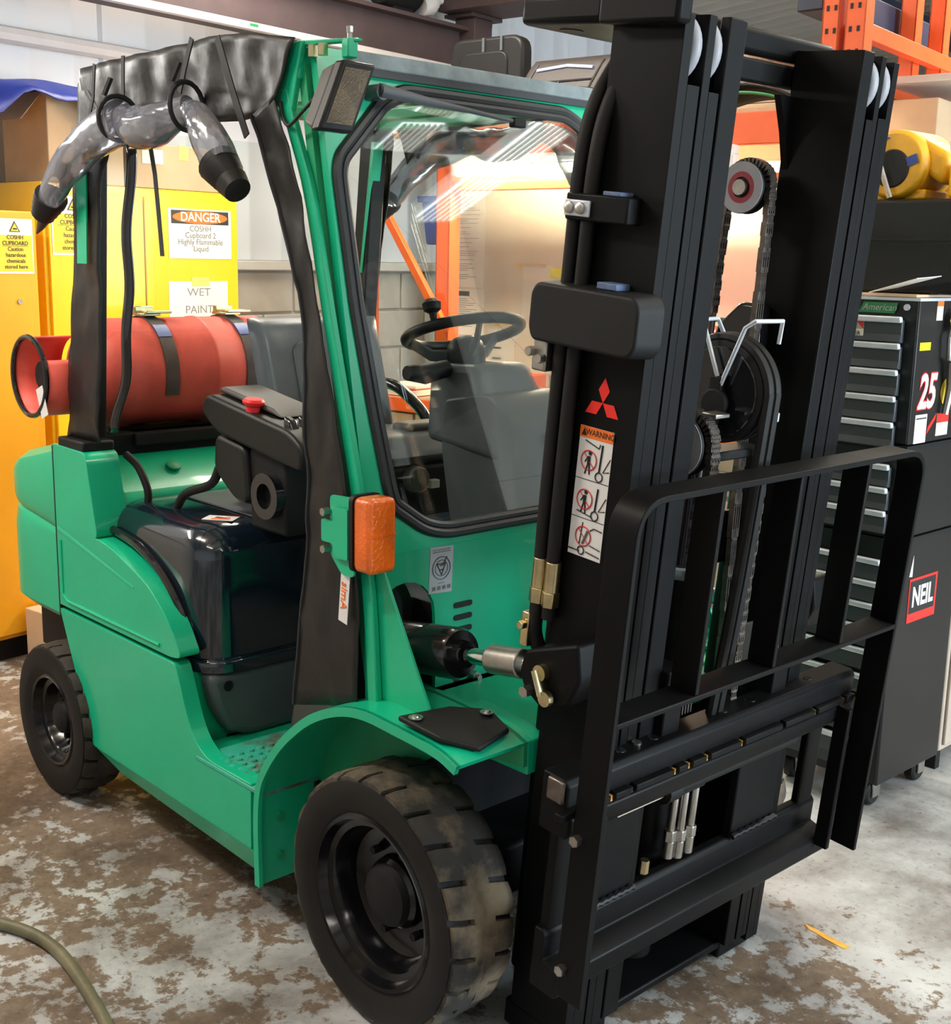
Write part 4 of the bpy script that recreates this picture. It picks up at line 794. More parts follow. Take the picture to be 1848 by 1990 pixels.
    if s == 1: b = MB(); b.grid(lambda u, v: flp[int(round(v*29))]+Vector((.045*(u-.5), Y(-.012*math.sin(PI*u)+.004*math.sin(19*v)), 0)), 8, 30); b.build('door_flap', 'blackg', rcu, solid=.004, smooth=80)
    # rolled clear door window with its ties
    dz = 0 if s == 1 else .045
    rp_ = spline([(-1.36, Y(-.575), 1.755+dz), (-1.277, Y(-.575), 1.821+dz), (-1.14, Y(-.57), 1.885+dz), (-.986, Y(-.562), 1.925+dz)], 16); rr_ = [.040+.017*i/15+.002*math.sin(i*1.1) for i in range(16)]
    def lump(path, rad, ph):
        n = 18; vs = []; k = len(path); b = MB(); b.tube(path, rad, n, flat=.8)
        for i, v in enumerate(b.v): w = noise.noise(Vector((v.x*9+ph, v.y*26, v.z*18)))*.007; c = path[min(i//n, k-1)]; b.v[i] = v+(v-c).normalized()*w
        return b
    rl = lump(rp_, rr_, 1*s).build('window_roll', 'pvc', F, smooth=80)
    p2 = spline([(-.995, Y(-.56), 1.93+dz), (-.90, Y(-.57), 1.905+dz), (-.80, Y(-.572), 1.90+dz), (-.665, Y(-.562), 1.93+dz)], 16)
    lump(p2, [.030+.020*math.sin(PI*i/15)+.002*math.sin(i*1.3) for i in range(16)], 2.2*s).build('window_roll', 'pvc', F, smooth=80)
    p3 = spline([(-.672, Y(-.56), 1.935+dz), (-.60, Y(-.575), 1.90+dz), (-.545, Y(-.58), 1.85+dz), (-.51, Y(-.58), 1.80+dz)], 14)
    lump(p3, [.022+.027*min(1, i/8) for i in range(14)], 4.7*s).build('window_roll', 'pvc', F, smooth=80)
    b = MB(); e = Vector((-.465, Y(-.58), 1.765+dz))
    for k in range(5): c0 = Vector(p3[-1]).lerp(e, k/5-.1); c1 = Vector(p3[-1]).lerp(e, k/5+.12); b.tube([c0, c1], [.047-.002*k, .044-.003*k], 18)
    b.tube([e, e+(e-Vector(p3[-1])).normalized()*.03], [.036, .030], 18); b.build('rolled_hem', 'vinyl', rl, smooth=50)
    b = MB()
    for k in range(4): c0 = Vector(rp_[0]).lerp(Vector((-1.41, Y(-.575), 1.715+dz)), k*.3); b.tube([c0, c0+Vector((-.012, 0, -.010))], .044-.004*k, 18)
    b.tube([Vector((-1.37, Y(-.575), 1.75+dz)), Vector((-1.42, Y(-.57), 1.71+dz)), Vector((-1.455, Y(-.565), 1.685+dz)), Vector((-1.485, Y(-.565), 1.66+dz))], [.036, .033, .020, .004], 10, flat=.5); b.build('rolled_hem', 'vinyl', rl, smooth=50)
    # webbing ties
    for ps, w in (([(-1.135, 2.07), (-1.15, 1.99), (-1.19, 1.92)], .012), ([(-.985, 2.075), (-.99, 2.02), (-.992, 1.975)], .014), ([(-.665, 2.08), (-.70, 2.02), (-.725, 1.97)], .016), ([(-.56, 2.07), (-.50, 1.95), (-.45, 1.86)], .020)):
        b = MB(); pp = [Vector((p[0], Y(-.548), p[1])) for p in ps]; d = (pp[-1]-pp[0]).normalized(); nn = Vector((-d.z, 0, d.x))*w/2
        for a, c in zip(pp, pp[1:]): b.hexa([a-nn, a+nn, c+nn, c-nn]+[q+Vector((0, -s*.003, 0)) for q in (a-nn, a+nn, c+nn, c-nn)])
        b.build('tie_strap', 'strap', tcu)
    for cx_, cz_, ph in ((-.99, 1.93, .5), (-.668, 1.935, -.3)) if s == 1 else ():
        b = MB(); b.tube([(cx_+.012*math.sin(ph)*math.sin(a)*2, Y(-.565)+.046*math.sin(a), cz_+.052*math.cos(a)) for a in [2*PI*q/20 for q in range(20)]], .006, 6, closed=True); b.tube([(cx_, Y(-.60), cz_+.05), (cx_+.008, Y(-.585), cz_+.09)], .007, 6); b.build('tie_loop', 'strap', tcu)
    b = MB(); pp = [Vector((-.924, Y(-.52), 1.884)), Vector((-.919, Y(-.51), 1.80)), Vector((-.915, Y(-.505), 1.70)), Vector((-.904, Y(-.505), 1.606))]
    for a, c in zip(pp, pp[1:]): b.hexa([a+Vector((-.009, 0, 0)), a+Vector((.009, 0, 0)), c+Vector((.009, 0, 0)), c+Vector((-.009, 0, 0))]+[q+Vector((0, -s*.002, 0)) for q in (a+Vector((-.009, 0, 0)), a+Vector((.009, 0, 0)), c+Vector((.009, 0, 0)), c+Vector((-.009, 0, 0)))])
    if s == 1: b.build('hanging_strap', 'strap', tcu)
b = MB(); b.box(-1.27, -.56, -.455, .455, 2.046, 2.052); b.build('roof_window', 'pvcs', F)
for y in (-.3, -.1, .1, .3):
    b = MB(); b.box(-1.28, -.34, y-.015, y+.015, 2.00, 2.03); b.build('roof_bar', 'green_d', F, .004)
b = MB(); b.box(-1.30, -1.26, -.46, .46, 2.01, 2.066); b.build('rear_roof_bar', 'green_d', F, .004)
# ---- windscreen frame
hole = [(-.262, 1.982), (-.328, 1.950), (-.458, 1.825), (-.471, 1.785), (-.463, 1.508), (-.445, 1.295), (-.427, 1.125), (-.418, 1.085), (-.33, 1.022), (-.265, 1.006)]
hole = hole+[(-p[0], p[1]) for p in reversed(hole)]
hp = [(v.x, v.y) for v in fillet(hole, [.03, .02, .03, .03, .02, .02, .02, .04, .04, .03]*2, 4)]
def ray_out(p, c=(0, 1.5), x=.478, z0=.990, z1=2.035):
    dx, dz = p[0]-c[0], p[1]-c[1]; t = 1e9
    if abs(dx) > 1e-6: t = min(t, x/abs(dx))
    if dz > 1e-6: t = min(t, (z1-c[1])/dz)
    if dz < -1e-6: t = min(t, (z0-c[1])/dz)
    return (c[0]+dx*t, c[1]+dz*t)
dense = []
for i in range(len(hp)):
    a, c = hp[i], hp[(i+1) % len(hp)]; k = max(1, int(math.hypot(a[0]-c[0], a[1]-c[1])/.03))
    dense += [(a[0]+(c[0]-a[0])*j/k, a[1]+(c[1]-a[1])*j/k) for j in range(k)]
ou = [ray_out(p) for p in dense]
for cn in ((-.478, .99), (.478, .99), (-.478, 2.035), (.478, 2.035)):
    i = min(range(len(ou)), key=lambda j: math.hypot(ou[j][0]-cn[0], ou[j][1]-cn[1])); ou[i] = cn
n = len(dense); b = MB(); vs = []
for off in (0, -.022):
    vs += [(wsx(p[1], off), p[0], p[1]) for p in ou]+[(wsx(p[1], off), p[0], p[1]) for p in dense]
fs = []
for i in range(n):
    j = (i+1) % n; fs += [(i, j, n+j, n+i), (2*n+i, 3*n+i, 3*n+j, 2*n+j), (i, 2*n+i, 2*n+j, j), (n+i, n+j, 3*n+j, 3*n+i)]
b.add(vs, fs); WF = b.build('windscreen_frame', 'green', F, smooth=30)
def inset(poly, d):
    out = []; k = len(poly)
    for i in range(k):
        a, c, e = Vector(poly[i-1]), Vector(poly[i]), Vector(poly[(i+1) % k]); t = (e-a).normalized(); nn = Vector((-t.y, t.x)); q = c+nn*d
        out.append((q.x, q.y))
    return out
sg = 1 if sum(hp[i][0]*hp[(i+1) % len(hp)][1]-hp[(i+1) % len(hp)][0]*hp[i][1] for i in range(len(hp))) > 0 else -1
for d, r in ((.010, .0115), (.027, .0095)):
    q = inset(hp, d*sg); b = MB(); b.tube([(wsx(p[1], .002), p[0], p[1]) for p in q], r, 8, closed=True); b.build('window_seal', 'seal', WF)
q = inset(hp, .02*sg); b = MB(); b.prism(q, lambda p: (wsx(p[1], -.004), p[0], p[1]), lambda p: (wsx(p[1], -.009), p[0], p[1])); b.build('windscreen', 'glass', WF)
b = MB(); b.hexa([(wsx(2.005, .001), -.40, 2.003), (wsx(2.005, .018), -.40, 2.003), (wsx(2.005, .018), .40, 2.003), (wsx(2.005, .001), .40, 2.003), (-.33, -.40, 2.042), (-.285, -.40, 2.036), (-.285, .40, 2.036), (-.33, .40, 2.042)]); b.build('roof_edge_strip', 'strip', F, .004)
b = MB(); b.box(wsx(2.0, .001), wsx(2.0, .014), -.40, .40, 1.988, 2.003); b.build('painted_strip_shadow', 'seal', F)  # solid dark bar, drawn as the shadow line under the edge strip
# wiper
wp = lambda y, z, o=.03: Vector((wsx(z, o), y, z))
b = MB(); b.tube([wp(-.352, 1.953, .002), wp(-.352, 1.953, .05)], .017, 14); wi = b.build('wiper', 'plastic', F)
b = MB(); b.tube([wp(-.36, 1.955, .048), wp(-.31, 1.952, .046), wp(-.22, 1.946, .04), wp(-.10, 1.940, .034), wp(.055, 1.928, .032)], [.015, .013, .010, .006, .005], 10); b.build('wiper_arm', 'plastic', wi)
b = MB(); c0 = wp(.06, 1.927, .03); b.box(c0.x-.010, c0.x+.010, c0.y-.02, c0.y+.02, c0.z-.012, c0.z+.010); b.build('wiper_clip', 'blackm', wi, .004)
b = MB(); 
# headlamp
hl = MB(); HX, HY, HZ = -.20, -.480, 1.935
def hp_(a, y, z): return Vector((HX+a+.05*z-.10*y, HY+y+.10*a+.40*z, HZ+z))
hl.hexa([hp_(-.060, -.030, -.060), hp_(-.01, -.043, -.076), hp_(-.01, .043, -.076), hp_(-.060, .030, -.060), hp_(-.060, -.030, .050), hp_(-.01, -.043, .058), hp_(-.01, .043, .058), hp_(-.060, .030, .050)])
hd_ = hl.build('headlamp', 'plastic_b', F, .010, 3)
b = MB(); b.hexa([hp_(-.011, -.045, -.078), hp_(.016, -.045, -.078), hp_(.016, .045, -.078), hp_(-.011, .045, -.078), hp_(-.011, -.045, .060), hp_(.016, -.045, .060), hp_(.016, .045, .060), hp_(-.011, .045, .060)]); b.build('lamp_bezel', 'plastic_d', hd_, .006)
b = MB(); b.hexa([hp_(.0155, -.034, -.063), hp_(.0175, -.034, -.063), hp_(.0175, .034, -.063), hp_(.0155, .034, -.063), hp_(.0155, -.034, .046), hp_(.0175, -.034, .046), hp_(.0175, .034, .046), hp_(.0155, .034, .046)]); b.build('lamp_lens', 'lens', hd_)
b = MB(); b.hexa([(-.335, -.50, 2.035), (-.325, -.48, 2.035), (-.19, -.44, 2.035), (-.21, -.46, 2.035), (-.335, -.50, 2.047), (-.325, -.48, 2.047), (-.19, -.44, 2.043), (-.21, -.46, 2.043)]); b.box(-.226, -.204, -.468, -.442, 2.005, 2.042); br = b.build('headlamp_bracket', 'green', F, .003)
b = MB(); b.tube([(-.215, -.455, 2.035), (-.215, -.455, 2.066)], .005, 8); b.tube([(-.215, -.455, 2.054), (-.215, -.455, 2.066)], .007, 6); b.build('bracket_bolt', 'steel', br)
for x in (-.30, -.265):
    b = MB(); b.tube([(x, -.485, 2.035), (x, -.485, 2.012)], .011, 6); b.build('bracket_nut', 'zinc', br)
b = MB(); b.tube(spline([(-.27, -.50, 1.93), (-.30, -.515, 1.90), (-.345, -.515, 1.878), (-.375, -.510, 1.90), (-.385, -.508, 1.93)], 18), .004, 8); b.build('lamp_cable', 'strap', hd_)
# indicator
IY = -.552
b = MB(); b.py([(p.x, p.y) for p in fillet([(-.172, 1.128), (-.09, 1.132), (-.09, .965), (-.130, .962), (-.172, 1.0)], .012)], IY+.012, IY+.016); ib = b.build('indicator_bracket', 'green', F)
b = MB(); b.py([(p.x, p.y) for p in fillet([(-.19, 1.075), (-.15, 1.075), (-.15, 1.105), (-.10, 1.108), (-.10, 1.0), (-.15, 1.0), (-.15, 1.028), (-.19, 1.028)], .006)], IY+.002, IY+.008); b.build('bracket_tab', 'green', ib)
for z in (1.092, 1.012):
    b = MB(); b.tube([(-.176, IY+.010, z), (-.176, IY-.006, z)], .009, 6); b.build('bracket_screw', 'steel', ib)
b = MB(); b.prism(rrect(-.548, -.475, .98, 1.137, .016, 4), lambda p: (-.085, p[0], p[1]), lambda p: (-.03, p[0], p[1])); il = b.build('indicator_lamp', 'amber', F, .010, 3)
b = MB(); b.prism(rrect(-.55, -.473, .978, 1.139, .016, 4), lambda p: (-.095, p[0], p[1]), lambda p: (-.083, p[0], p[1])); b.build('lamp_base', 'blackm', il)
b = MB(); b.box(-.0305, -.0285, -.545, -.478, 1.06, 1.064); b.build('lens_rib', 'amber', il)
b = MB(); b.ball((-.07, -.470, 1.085), .010, .008, .010); b.build('lens_screw', 'steel', il)
# ================================================================ cab interior (parts of the truck)
def cush(b, fn, n=22, m=18, th=.10, nv=Vector((0, 0, 1))):
    def pf(u, v): return max(0., (1-(2*u-1)**6)*(1-(2*v-1)**6))**.5
    b.grid(lambda u, v: fn(u, v)+nv*th*pf(u, v), n, m); b.grid(lambda u, v: fn(1-u, v)-nv*th*.5*pf(u, v), n, m)
b = MB(); rbox(b, -1.05, -.60, -.22, .22, .932, 1.03, .04, .02, 5, 3); b.build('seat_suspension', 'plastic_d', F)
b = MB(); cush(b, lambda u, v: Vector((-1.02+.46*v, -.25+.50*u, 1.075+.03*v)), th=.065); b.build('seat_cushion', 'seatv', F, smooth=80)
b = MB(); rbox(b, -1.0, -.570, -.24, .24, 1.00, 1.082, .05, .02, 5, 3); b.build('seat_pan', 'plastic_d', F)
bd = Vector((.97, 0, .25))
sb_f = lambda u, v: Vector((-.95-.10*v, -.205+.44*u*1.0, 1.10+.345*v))+Vector((.045*abs(2*u-1)**3, 0, 0))
b = MB(); cush(b, sb_f, th=.055, nv=bd); b.build('seat_back', 'seatv', F, smooth=80)
b = MB(); b.prism([(p[0], p[1]) for p in rrect(.27, .73, .18, .78, .12)], lambda p: sb_f(p[0], p[1])+bd*.050, lambda p: sb_f(p[0], p[1])+bd*.062); b.build('lumbar_panel', 'seatv', F, .004)
b = MB(); b.tube(spline([(-1.08, .27, 1.22), (-1.03, .28, 1.243), (-.958, .28, 1.24), (-.887, .28, 1.208), (-.828, .28, 1.168), (-.797, .28, 1.118), (-.815, .275, 1.08), (-.87, .265, 1.05)], 26), .017, 10); b.build('hip_rail', 'blackg', F)
b = MB(); b.tube([(-.572, .02, 1.045), (-.540, .02, 1.045)], .036, 10); b.build('seat_knob', 'plastic_b', F, .004)
b = MB(); b.box(-.572, -.552, .07, .10, 1.015, 1.037); b.build('seat_dial', 'white', F, .002)
b = MB(); b.box(-.70, -.62, .05, .20, 1.13, 1.18); b.build('belt_buckle', 'plastic_b', F, .012)
# armrest console on the right of the seat
P8 = lambda pts: [Vector(p) for p in pts]
b = MB(); b.py([(p.x, p.y) for p in fillet([(-.955, 1.215), (-.925, 1.262), (-.55, 1.205), (-.49, 1.165), (-.50, 1.11), (-.62, 1.125), (-.88, 1.165)], [.03, .03, .06, .03, .02, .04, .03], 5)], -.385, -.22); cs = b.build('armrest_console', 'plastic_d', F, .012, 3)
b = MB(); b.py([(-.93, 1.264), (-.91, 1.278), (-.68, 1.243), (-.64, 1.222)], -.345, -.225); b.build('armrest_pad', 'plastic_b', cs, .012, 3)
b = MB(); b.lathe([(0, .018), (.012, .018), (.02, .027), (.026, .028), (.032, .022), (.032, 0)], (-.735, -.362, 1.232), (.12, 0, 1), 22); b.build('emergency_button', 'red', cs)
for k in range(4):
    y = -.365+.042*k; b = MB(); b.hexa([(-.60, y, 1.19), (-.555, y, 1.185), (-.555, y+.028, 1.185), (-.60, y+.028, 1.19), (-.605, y+.003, 1.235), (-.575, y+.003, 1.225), (-.575, y+.025, 1.225), (-.605, y+.025, 1.235)]); b.build('lever', 'blackg', cs, .006)
b = MB(); b.hexa([(-.555, -.375, 1.13), (-.495, -.375, 1.12), (-.495, -.24, 1.12), (-.555, -.24, 1.13), (-.56, -.375, 1.195), (-.515, -.375, 1.16), (-.515, -.24, 1.16), (-.56, -.24, 1.195)]); b.build('switch_panel', 'blackg', cs, .006)
b = MB(); b.py([(p.x, p.y) for p in fillet([(-.90, 1.16), (-.76, 1.14), (-.74, 1.0), (-.80, .99), (-.91, 1.06)], .03)], -.375, -.27); b.build('console_box', 'plastic_d', cs, .012, 3)
b = MB(); b.lathe([(-.014, .032), (-.014, .058), (.014, .058), (.014, .032)], (-.66, -.37, 1.03), (0, 1, 0), 28, close=True); b.build('adjuster_ring', 'blackg', cs)
b = MB(); b.box(-.76, -.60, -.36, -.24, .932, 1.14); b.build('console_stand', 'blackm', cs, .01)
b = MB(); b.tube(spline([(-.90, -.36, 1.07), (-.93, -.37, 1.02), (-1.02, -.39, .985), (-1.06, -.395, .945), (-1.06, -.395, .924)], 22), .012, 10); b.lathe([(0, .026), (.006, .024), (.010, .013)], (-1.06, -.395, .925), (0, 0, 1), 16); b.build('console_cable', 'rubber', F)
b = MB(); b.tube(spline([(-1.28, -.43, 1.06), (-1.23, -.42, 1.03), (-1.20, -.41, .97), (-1.20, -.41, .925)], 16), .011, 10); b.build('rear_cable', 'rubber', F)
# steering column and dash
SWC = Vector((-.47, .10, 1.43)); sn = Vector((-.30, .06, .95)).normalized()
e1 = (Vector((0, 1, 0))-sn*sn.y).normalized(); e2 = sn.cross(e1)
b = MB(); b.tube([SWC+.148*(math.cos(a)*e1+math.sin(a)*e2) for a in [2*PI*i/40 for i in range(40)]], .0145, 12, closed=True); sw = b.build('steering_wheel', 'plastic_d', F)
for a in (.2, 2.3, 4.3):
    d = math.cos(a)*e1+math.sin(a)*e2; b = MB(); b.tube([SWC+d*.143, SWC+d*.09-sn*.045, SWC+d*.02-sn*.06], [.013, .015, .018], 8, flat=.55); b.build('wheel_spoke', 'plastic', sw)
b = MB(); b.lathe([(-.09, .045), (-.055, .05), (-.03, .045), (-.015, .03), (-.012, 0)], SWC, sn, 22); b.build('wheel_hub', 'plastic_d', sw)
kb = SWC+.148*(math.cos(3.5)*e1+math.sin(3.5)*e2)
b = MB(); b.lathe([(0, .008), (.02, .010), (.028, .022), (.045, .024), (.055, .014), (.056, 0)], kb+sn*.01, sn, 16); b.build('spinner_knob', 'plastic_d', sw)
b = MB(); b.hexa(P8([(-.50, .0, 1.16), (-.22, -.02, 1.14), (-.22, .25, 1.14), (-.50, .22, 1.16), (-.50, .01, 1.355), (-.335, .015, 1.36), (-.335, .21, 1.36), (-.50, .21, 1.355)])); b.build('column_shroud', 'plastic', F, .02, 3)
b = MB(); b.py([(p.x, p.y) for p in fillet([(-.43, 1.27), (-.27, 1.30), (-.185, 1.24), (-.15, .98), (-.14, .66), (-.33, .66), (-.40, .95), (-.44, 1.15)], [.02, .03, .03, .02, .01, .01, .05, .03], 4)], .0, .46); ds = b.build('dash_panel', 'plastic', F, .014, 3)
b = MB(); b.py([(p.x, p.y) for p in fillet([(-.37, .95), (-.16, 1.0), (-.15, .62), (-.40, .62)], [.09, .02, .01, .01], 5)], .06, .46); b.build('dash_lower', 'plastic_b', F, .02, 3)
for (y, z) in ((.12, 1.10), (.34, 1.10), (.11, 1.19)):
    b = MB(); b.lathe([(0, 0), (0, .016), (.002, .016), (.002, 0)], (-.163+.05*(1.10-z), y, z), (1, 0, .1), 16); b.build('dash_hole', 'redp' if z < 1.15 else 'blackm', ds)
b = MB(); b.tube([(-.43, .01, 1.345), (-.43, -.06, 1.335), (-.43, -.12, 1.34)], [.022, .026, .018], 10); b.build('indicator_stalk', 'blackm', F)
b = MB(); b.tube([(-.25, .05, 1.06), (-.17, .03, .99), (-.13, .02, .965)], .010, 8); b.build('pedal_rod', 'blackm', F)
# ================================================================ gas cylinder lying across the counterweight
GX, GZ, GR = -1.56, 1.262, .160
t = thing('gas_cylinder', (GX, -.08, GZ-GR), 'dull red gas cylinder lying across the back of the forklift', 'gas cylinder')
b = MB(); b.lathe([(-.435, 0), (-.43, .06), (-.415, .11), (-.39, .145), (-.36, GR), (-.06, GR), (-.055, GR+.003), (-.045, GR+.003), (-.04, GR), (.17, GR), (.20, .145), (.225, .11), (.24, .06), (.245, 0)], (GX, 0, GZ), (0, 1, 0), 48); b.build('tank', 'gas', t, smooth=50)
b = MB(); b.lathe([(-.445, .112), (-.575, .112), (-.575, .107), (-.445, .107)], (GX, 0, GZ), (0, 1, 0), 40, close=True); 
cl = [(a, d) for a in range(40) for d in (0, 1)]
b = MB(); ring = []
for i in range(41):
    a = PI*.35+2*PI*.78*i/40; ring.append((GX+.112*math.sin(a), GZ+.112*math.cos(a)))
b.add([(p[0], y, p[1]) for p in ring for y in (-.43, -.575)], [(2*i, 2*i+1, 2*i+3, 2*i+2) for i in range(40)]); b.build('valve_collar', 'gas', t, solid=.006)
b = MB(); b.tube([(GX+.112*math.sin(2*PI*i/36), -.575, GZ+.112*math.cos(2*PI*i/36)) for i in range(36)], .008, 8, closed=True); b.build('collar_rim', 'blackg', t)
b = MB(); b.cyl((GX, -.43, GZ), (GX, -.50, GZ), .026, 14); b.cyl((GX, -.50, GZ), (GX, -.54, GZ), .042, 12); b.build('valve', 'blackm', t)
tg = sheet(t, 'inspection_tag', (GX+.085, -.578, GZ-.065), (.9, 0, .35), (-.35, 0, .9), .045, .085, 'white'); lab(tg, 'white hanging tag')
b = MB(); b.box(GX-.17, GX+.17, -.34, .30, 1.06, 1.10); b.build('cradle', 'blackm', F, .006)
for y in (-.25, .15):
    b = MB(); b.box(GX-.03, GX+.03, y-.03, y+.03, 1.02, 1.10); b.build('cradle_foot', 'blackm', F)
for y in (-.21, .068):
    b = MB(); n = 36; vs = []
    for i in range(n+1):
        a = -PI*.62+PI*1.24*i/n
        for (yy, r) in ((y-.022, GR+.001), (y+.022, GR+.001), (y+.022, GR+.006), (y-.022, GR+.006)): vs.append((GX+r*math.sin(a), yy, GZ+r*math.cos(a)))
    b.add(vs, [(4*i+j, 4*i+(j+1) % 4, 4*i+4+(j+1) % 4, 4*i+4+j) for i in range(n) for j in range(4)]); sp = b.build('tank_strap', 'strapg', F)
    b = MB(); b.box(GX-.03, GX+.05, y-.028, y+.028, GZ+GR+.006, GZ+GR+.014); b.box(GX-.02, GX+.0, y-.03, y+.03, GZ+GR+.012, GZ+GR+.034); b.box(GX+.02, GX+.06, y-.024, y+.06, GZ+GR+.014, GZ+GR+.022); b.build('ratchet_buckle', 'zinc', sp, .002)
    b = MB(); a0, a1 = .55, .85; vs = []
    for i in range(5):
        a = a0+(a1-a0)*i/4
        for (yy, r) in ((y-.0225, GR+.005), (y+.0225, GR+.005), (y+.0225, GR+.0075), (y-.0225, GR+.0075)): vs.append((GX+r*math.sin(a), yy, GZ+r*math.cos(a)))
    b.add(vs, [(4*i+j, 4*i+(j+1) % 4, 4*i+4+(j+1) % 4, 4*i+4+j) for i in range(4) for j in range(4)]); b.build('blue_label', 'blue', sp)
# ================================================================ tilt rams
for s in (1, -1):
    Y = s*-.385; A = Vector((.30, Y, .842)); B = Vector((-.17, Y, .775)); d = (A-B).normalized(); L_ = (A-B).length
    b = MB(); b.lathe([(-.04, 0), (-.04, .055), (.235, .055), (.245, .05), (.245, .03), (.262, .028), (.262, 0)], B, d, 28); tr_ = b.build('tilt_ram', 'blackg', F)
    b = MB(); b.tube([B+d*.27, A], .0175, 16); b.build('piston_rod', 'chrome', tr_)
    b = MB(); b.tube([B+d*.338, B+d*.43], .030, 20); b.build('rod_sleeve', 'steel', tr_, .003)
    b = MB(MAST); y0, y1 = sorted((s*-.352, s*-.43)); b.py([(p.x, p.y) for p in fillet([(-.145, .80), (-.16, .83), (-.15, .875), (-.02, .93), (-.005, .86), (-.03, .80), (-.10, .775)], .012)], y0, y1); cv_ = b.build('ram_clevis', 'black', F, .006)
    b = MB(MAST); b.tube([(-.095, s*-.43, .85), (-.095, s*-.445, .85)], .016, 14); b.build('clevis_pin', 'zinc', cv_)
    P = [mw(-.095, s*-.447, .852), mw(-.072, s*-.447, .812)]
    b = MB(); b.tube(P, .013, 10, flat=.3) if False else b.tube([mw(-.10, s*-.446, .856), mw(-.078, s*-.446, .812)], .015, 10, flat=.35); b.tube([mw(-.070, s*-.440, .808), mw(-.070, s*-.452, .808)], .015, 14); b.build('pin_keeper', 'zinc', cv_)
    b = MB(); b.tube([mw(-.128, s*-.43, .80), mw(-.128, s*-.448, .80)], .012, 6); b.build('clevis_bolt', 'steel', cv_)
# ================================================================ mast
WT = 2.03
def chan(yo, yi, yw, w0, w1, cut, cy, s):
    # C section: yo/yi outer and inner |y| of the flanges, yw web thickness; front flange narrowed above cut
    k = 1.0 if s == 1 else .80
    ym = lambda v: -s*(.19+(v-.19)*k)
    yf = (yo-(yo-yi)*.42) if cut else (yi if cy == 'out' else yo)
    p = [(-.155, yi), (-.155, yo), (0, yo), (0, yf), (-.022, yf), (-.022, yo-yw), (-.135, yo-yw), (-.135, yi)] if cy == 'out' else [(-.155, yo), (-.155, yi), (0, yi), (0, yf), (-.022, yf), (-.022, yi+yw), (-.135, yi+yw), (-.135, yo)]
    b = MB(MAST); b.pz([(q[0], ym(q[1])) for q in p], w0, w1)
    if cut: a, c = sorted((ym(yf), ym(yi))); b.box(-.022, 0, a, c, w0, cut)
    return b
for s in (1, -1):
    o1 = chan(.360, .302, .022, .03, WT-.01, 1.912, 'out', s).build('outer_mast_channel', 'black', F, .003)
    chan(.297, .247, .018, .05, WT-.004, 1.906, 'out', s).build('middle_mast_channel', 'black', F, .003)
    chan(.240, .190, .016, .05, WT, None, 'in', s).build('inner_mast_channel', 'black', F, .003)
    for (y, r) in ((.318, .058), (.263, .058)):
        b = MB(MAST); b.lathe([(-.014, 0), (-.014, .04), (-.012, r-.006), (-.005, r), (.005, r), (.012, r-.006), (.014, .04), (.014, 0)], (-.055, -s*(y if s == 1 else .19+(y-.19)*.8), 1.972), (0, 1, 0), 32); b.build('mast_roller', 'greyp', F, smooth=50)
    # foot block of the mast
    b = MB(MAST); y0, y1 = sorted((-s*(.362 if s == 1 else .328), -s*.20)); b.box(-.17, -.02, y0, y1, .0, .06); b.build('mast_foot', 'black', F, .006)
    if s == 1: OC = o1
# crossmembers
b = MB(MAST); b.pz([(-.36, -.385), (-.158, -.385), (-.158, .34), (-.36, .34)], 2.005, 2.056); tp = b.build('top_crossmember', 'black', F, .012, 3)
b = MB(MAST); b.box(-.158, .016, -.40, -.362, 2.0, 2.075); b.build('crossmember_cheek', 'black', tp, .008)
b = MB(MAST); b.lathe([(0, 0), (0, .022), (-.001, .022), (-.001, 0)], (-.30, -.31, 2.0045), (0, 0, 1), 18); b.build('drain_hole', 'blk', tp)
b = MB(MAST); b.box(-.18, -.157, -.24, .24, 1.955, 2.0); b.build('inner_tie_bar', 'black', F, .006)
for s in (1, -1):
    b = MB(MAST); b.prism([(-.19*s, 1.94), (-.19*s, 1.80), (-.165*s, 1.87), (-.13*s, 1.94)], lambda p: (-.15, p[0], p[1]), lambda p: (-.135, p[0], p[1])); b.build('tie_gusset', 'black', F)
b = MB(MAST); b.box(-.16, -.13, -.30, .30, .10, .24); b.build('lower_tie_bar', 'black', F, .006)
b = MB(MAST); b.box(-.175, -.157, -.355, .32, .95, 1.07); b.build('middle_tie_bar', 'black', F, .006)
b = MB(MAST); b.box(-.14, -.02, -.20, .20, .03, .05); b.build('mast_base_plate', 'black', F, .004)
# decals on the outer channel
yp = -.3605
def dia(cx, cz, ang, L):
    a = math.radians(ang); u1 = (math.sin(a-PI/6), math.cos(a-PI/6)); u2 = (math.sin(a+PI/6), math.cos(a+PI/6))
    return [(cx, cz), (cx+L*u1[0], cz+L*u1[1]), (cx+L*(u1[0]+u2[0]), cz+L*(u1[1]+u2[1])), (cx+L*u2[0], cz+L*u2[1])]
b = MB(MAST)
for a in (0, 120, 240): b.prism(dia(-.0835, 1.362, a, .0265), lambda p: (p[0], yp, p[1]), lambda p: (p[0], yp-.0008, p[1]))
lab(b.build('three_diamond_logo', 'redlogo', OC), 'red three-diamond logo')
UD, WD = mw(1, 0, 0)-mw(0, 0, 0), mw(0, 0, 1)-mw(0, 0, 0)
uc, w0_, w1_ = -.089, 1.068, 1.314
dl = lab(sheet(OC, 'warning_label', mw(uc, yp, (w0_+w1_)/2), UD, WD, .081, w1_-w0_, 'white', .0008), 'tall white warning label with an orange heading')
def on(u, w, k=1): return mw(u, yp-.001-.0004*k, w)
sheet(dl, 'heading_band', on(uc, 1.3035), UD, WD, .081, .021, 'orange', .0003)
text('WARNING', .0155, on(uc+.009, 1.3035, 2), UD, WD, 'ink', dl, bold=.012, ext=.0003, sx=.92)
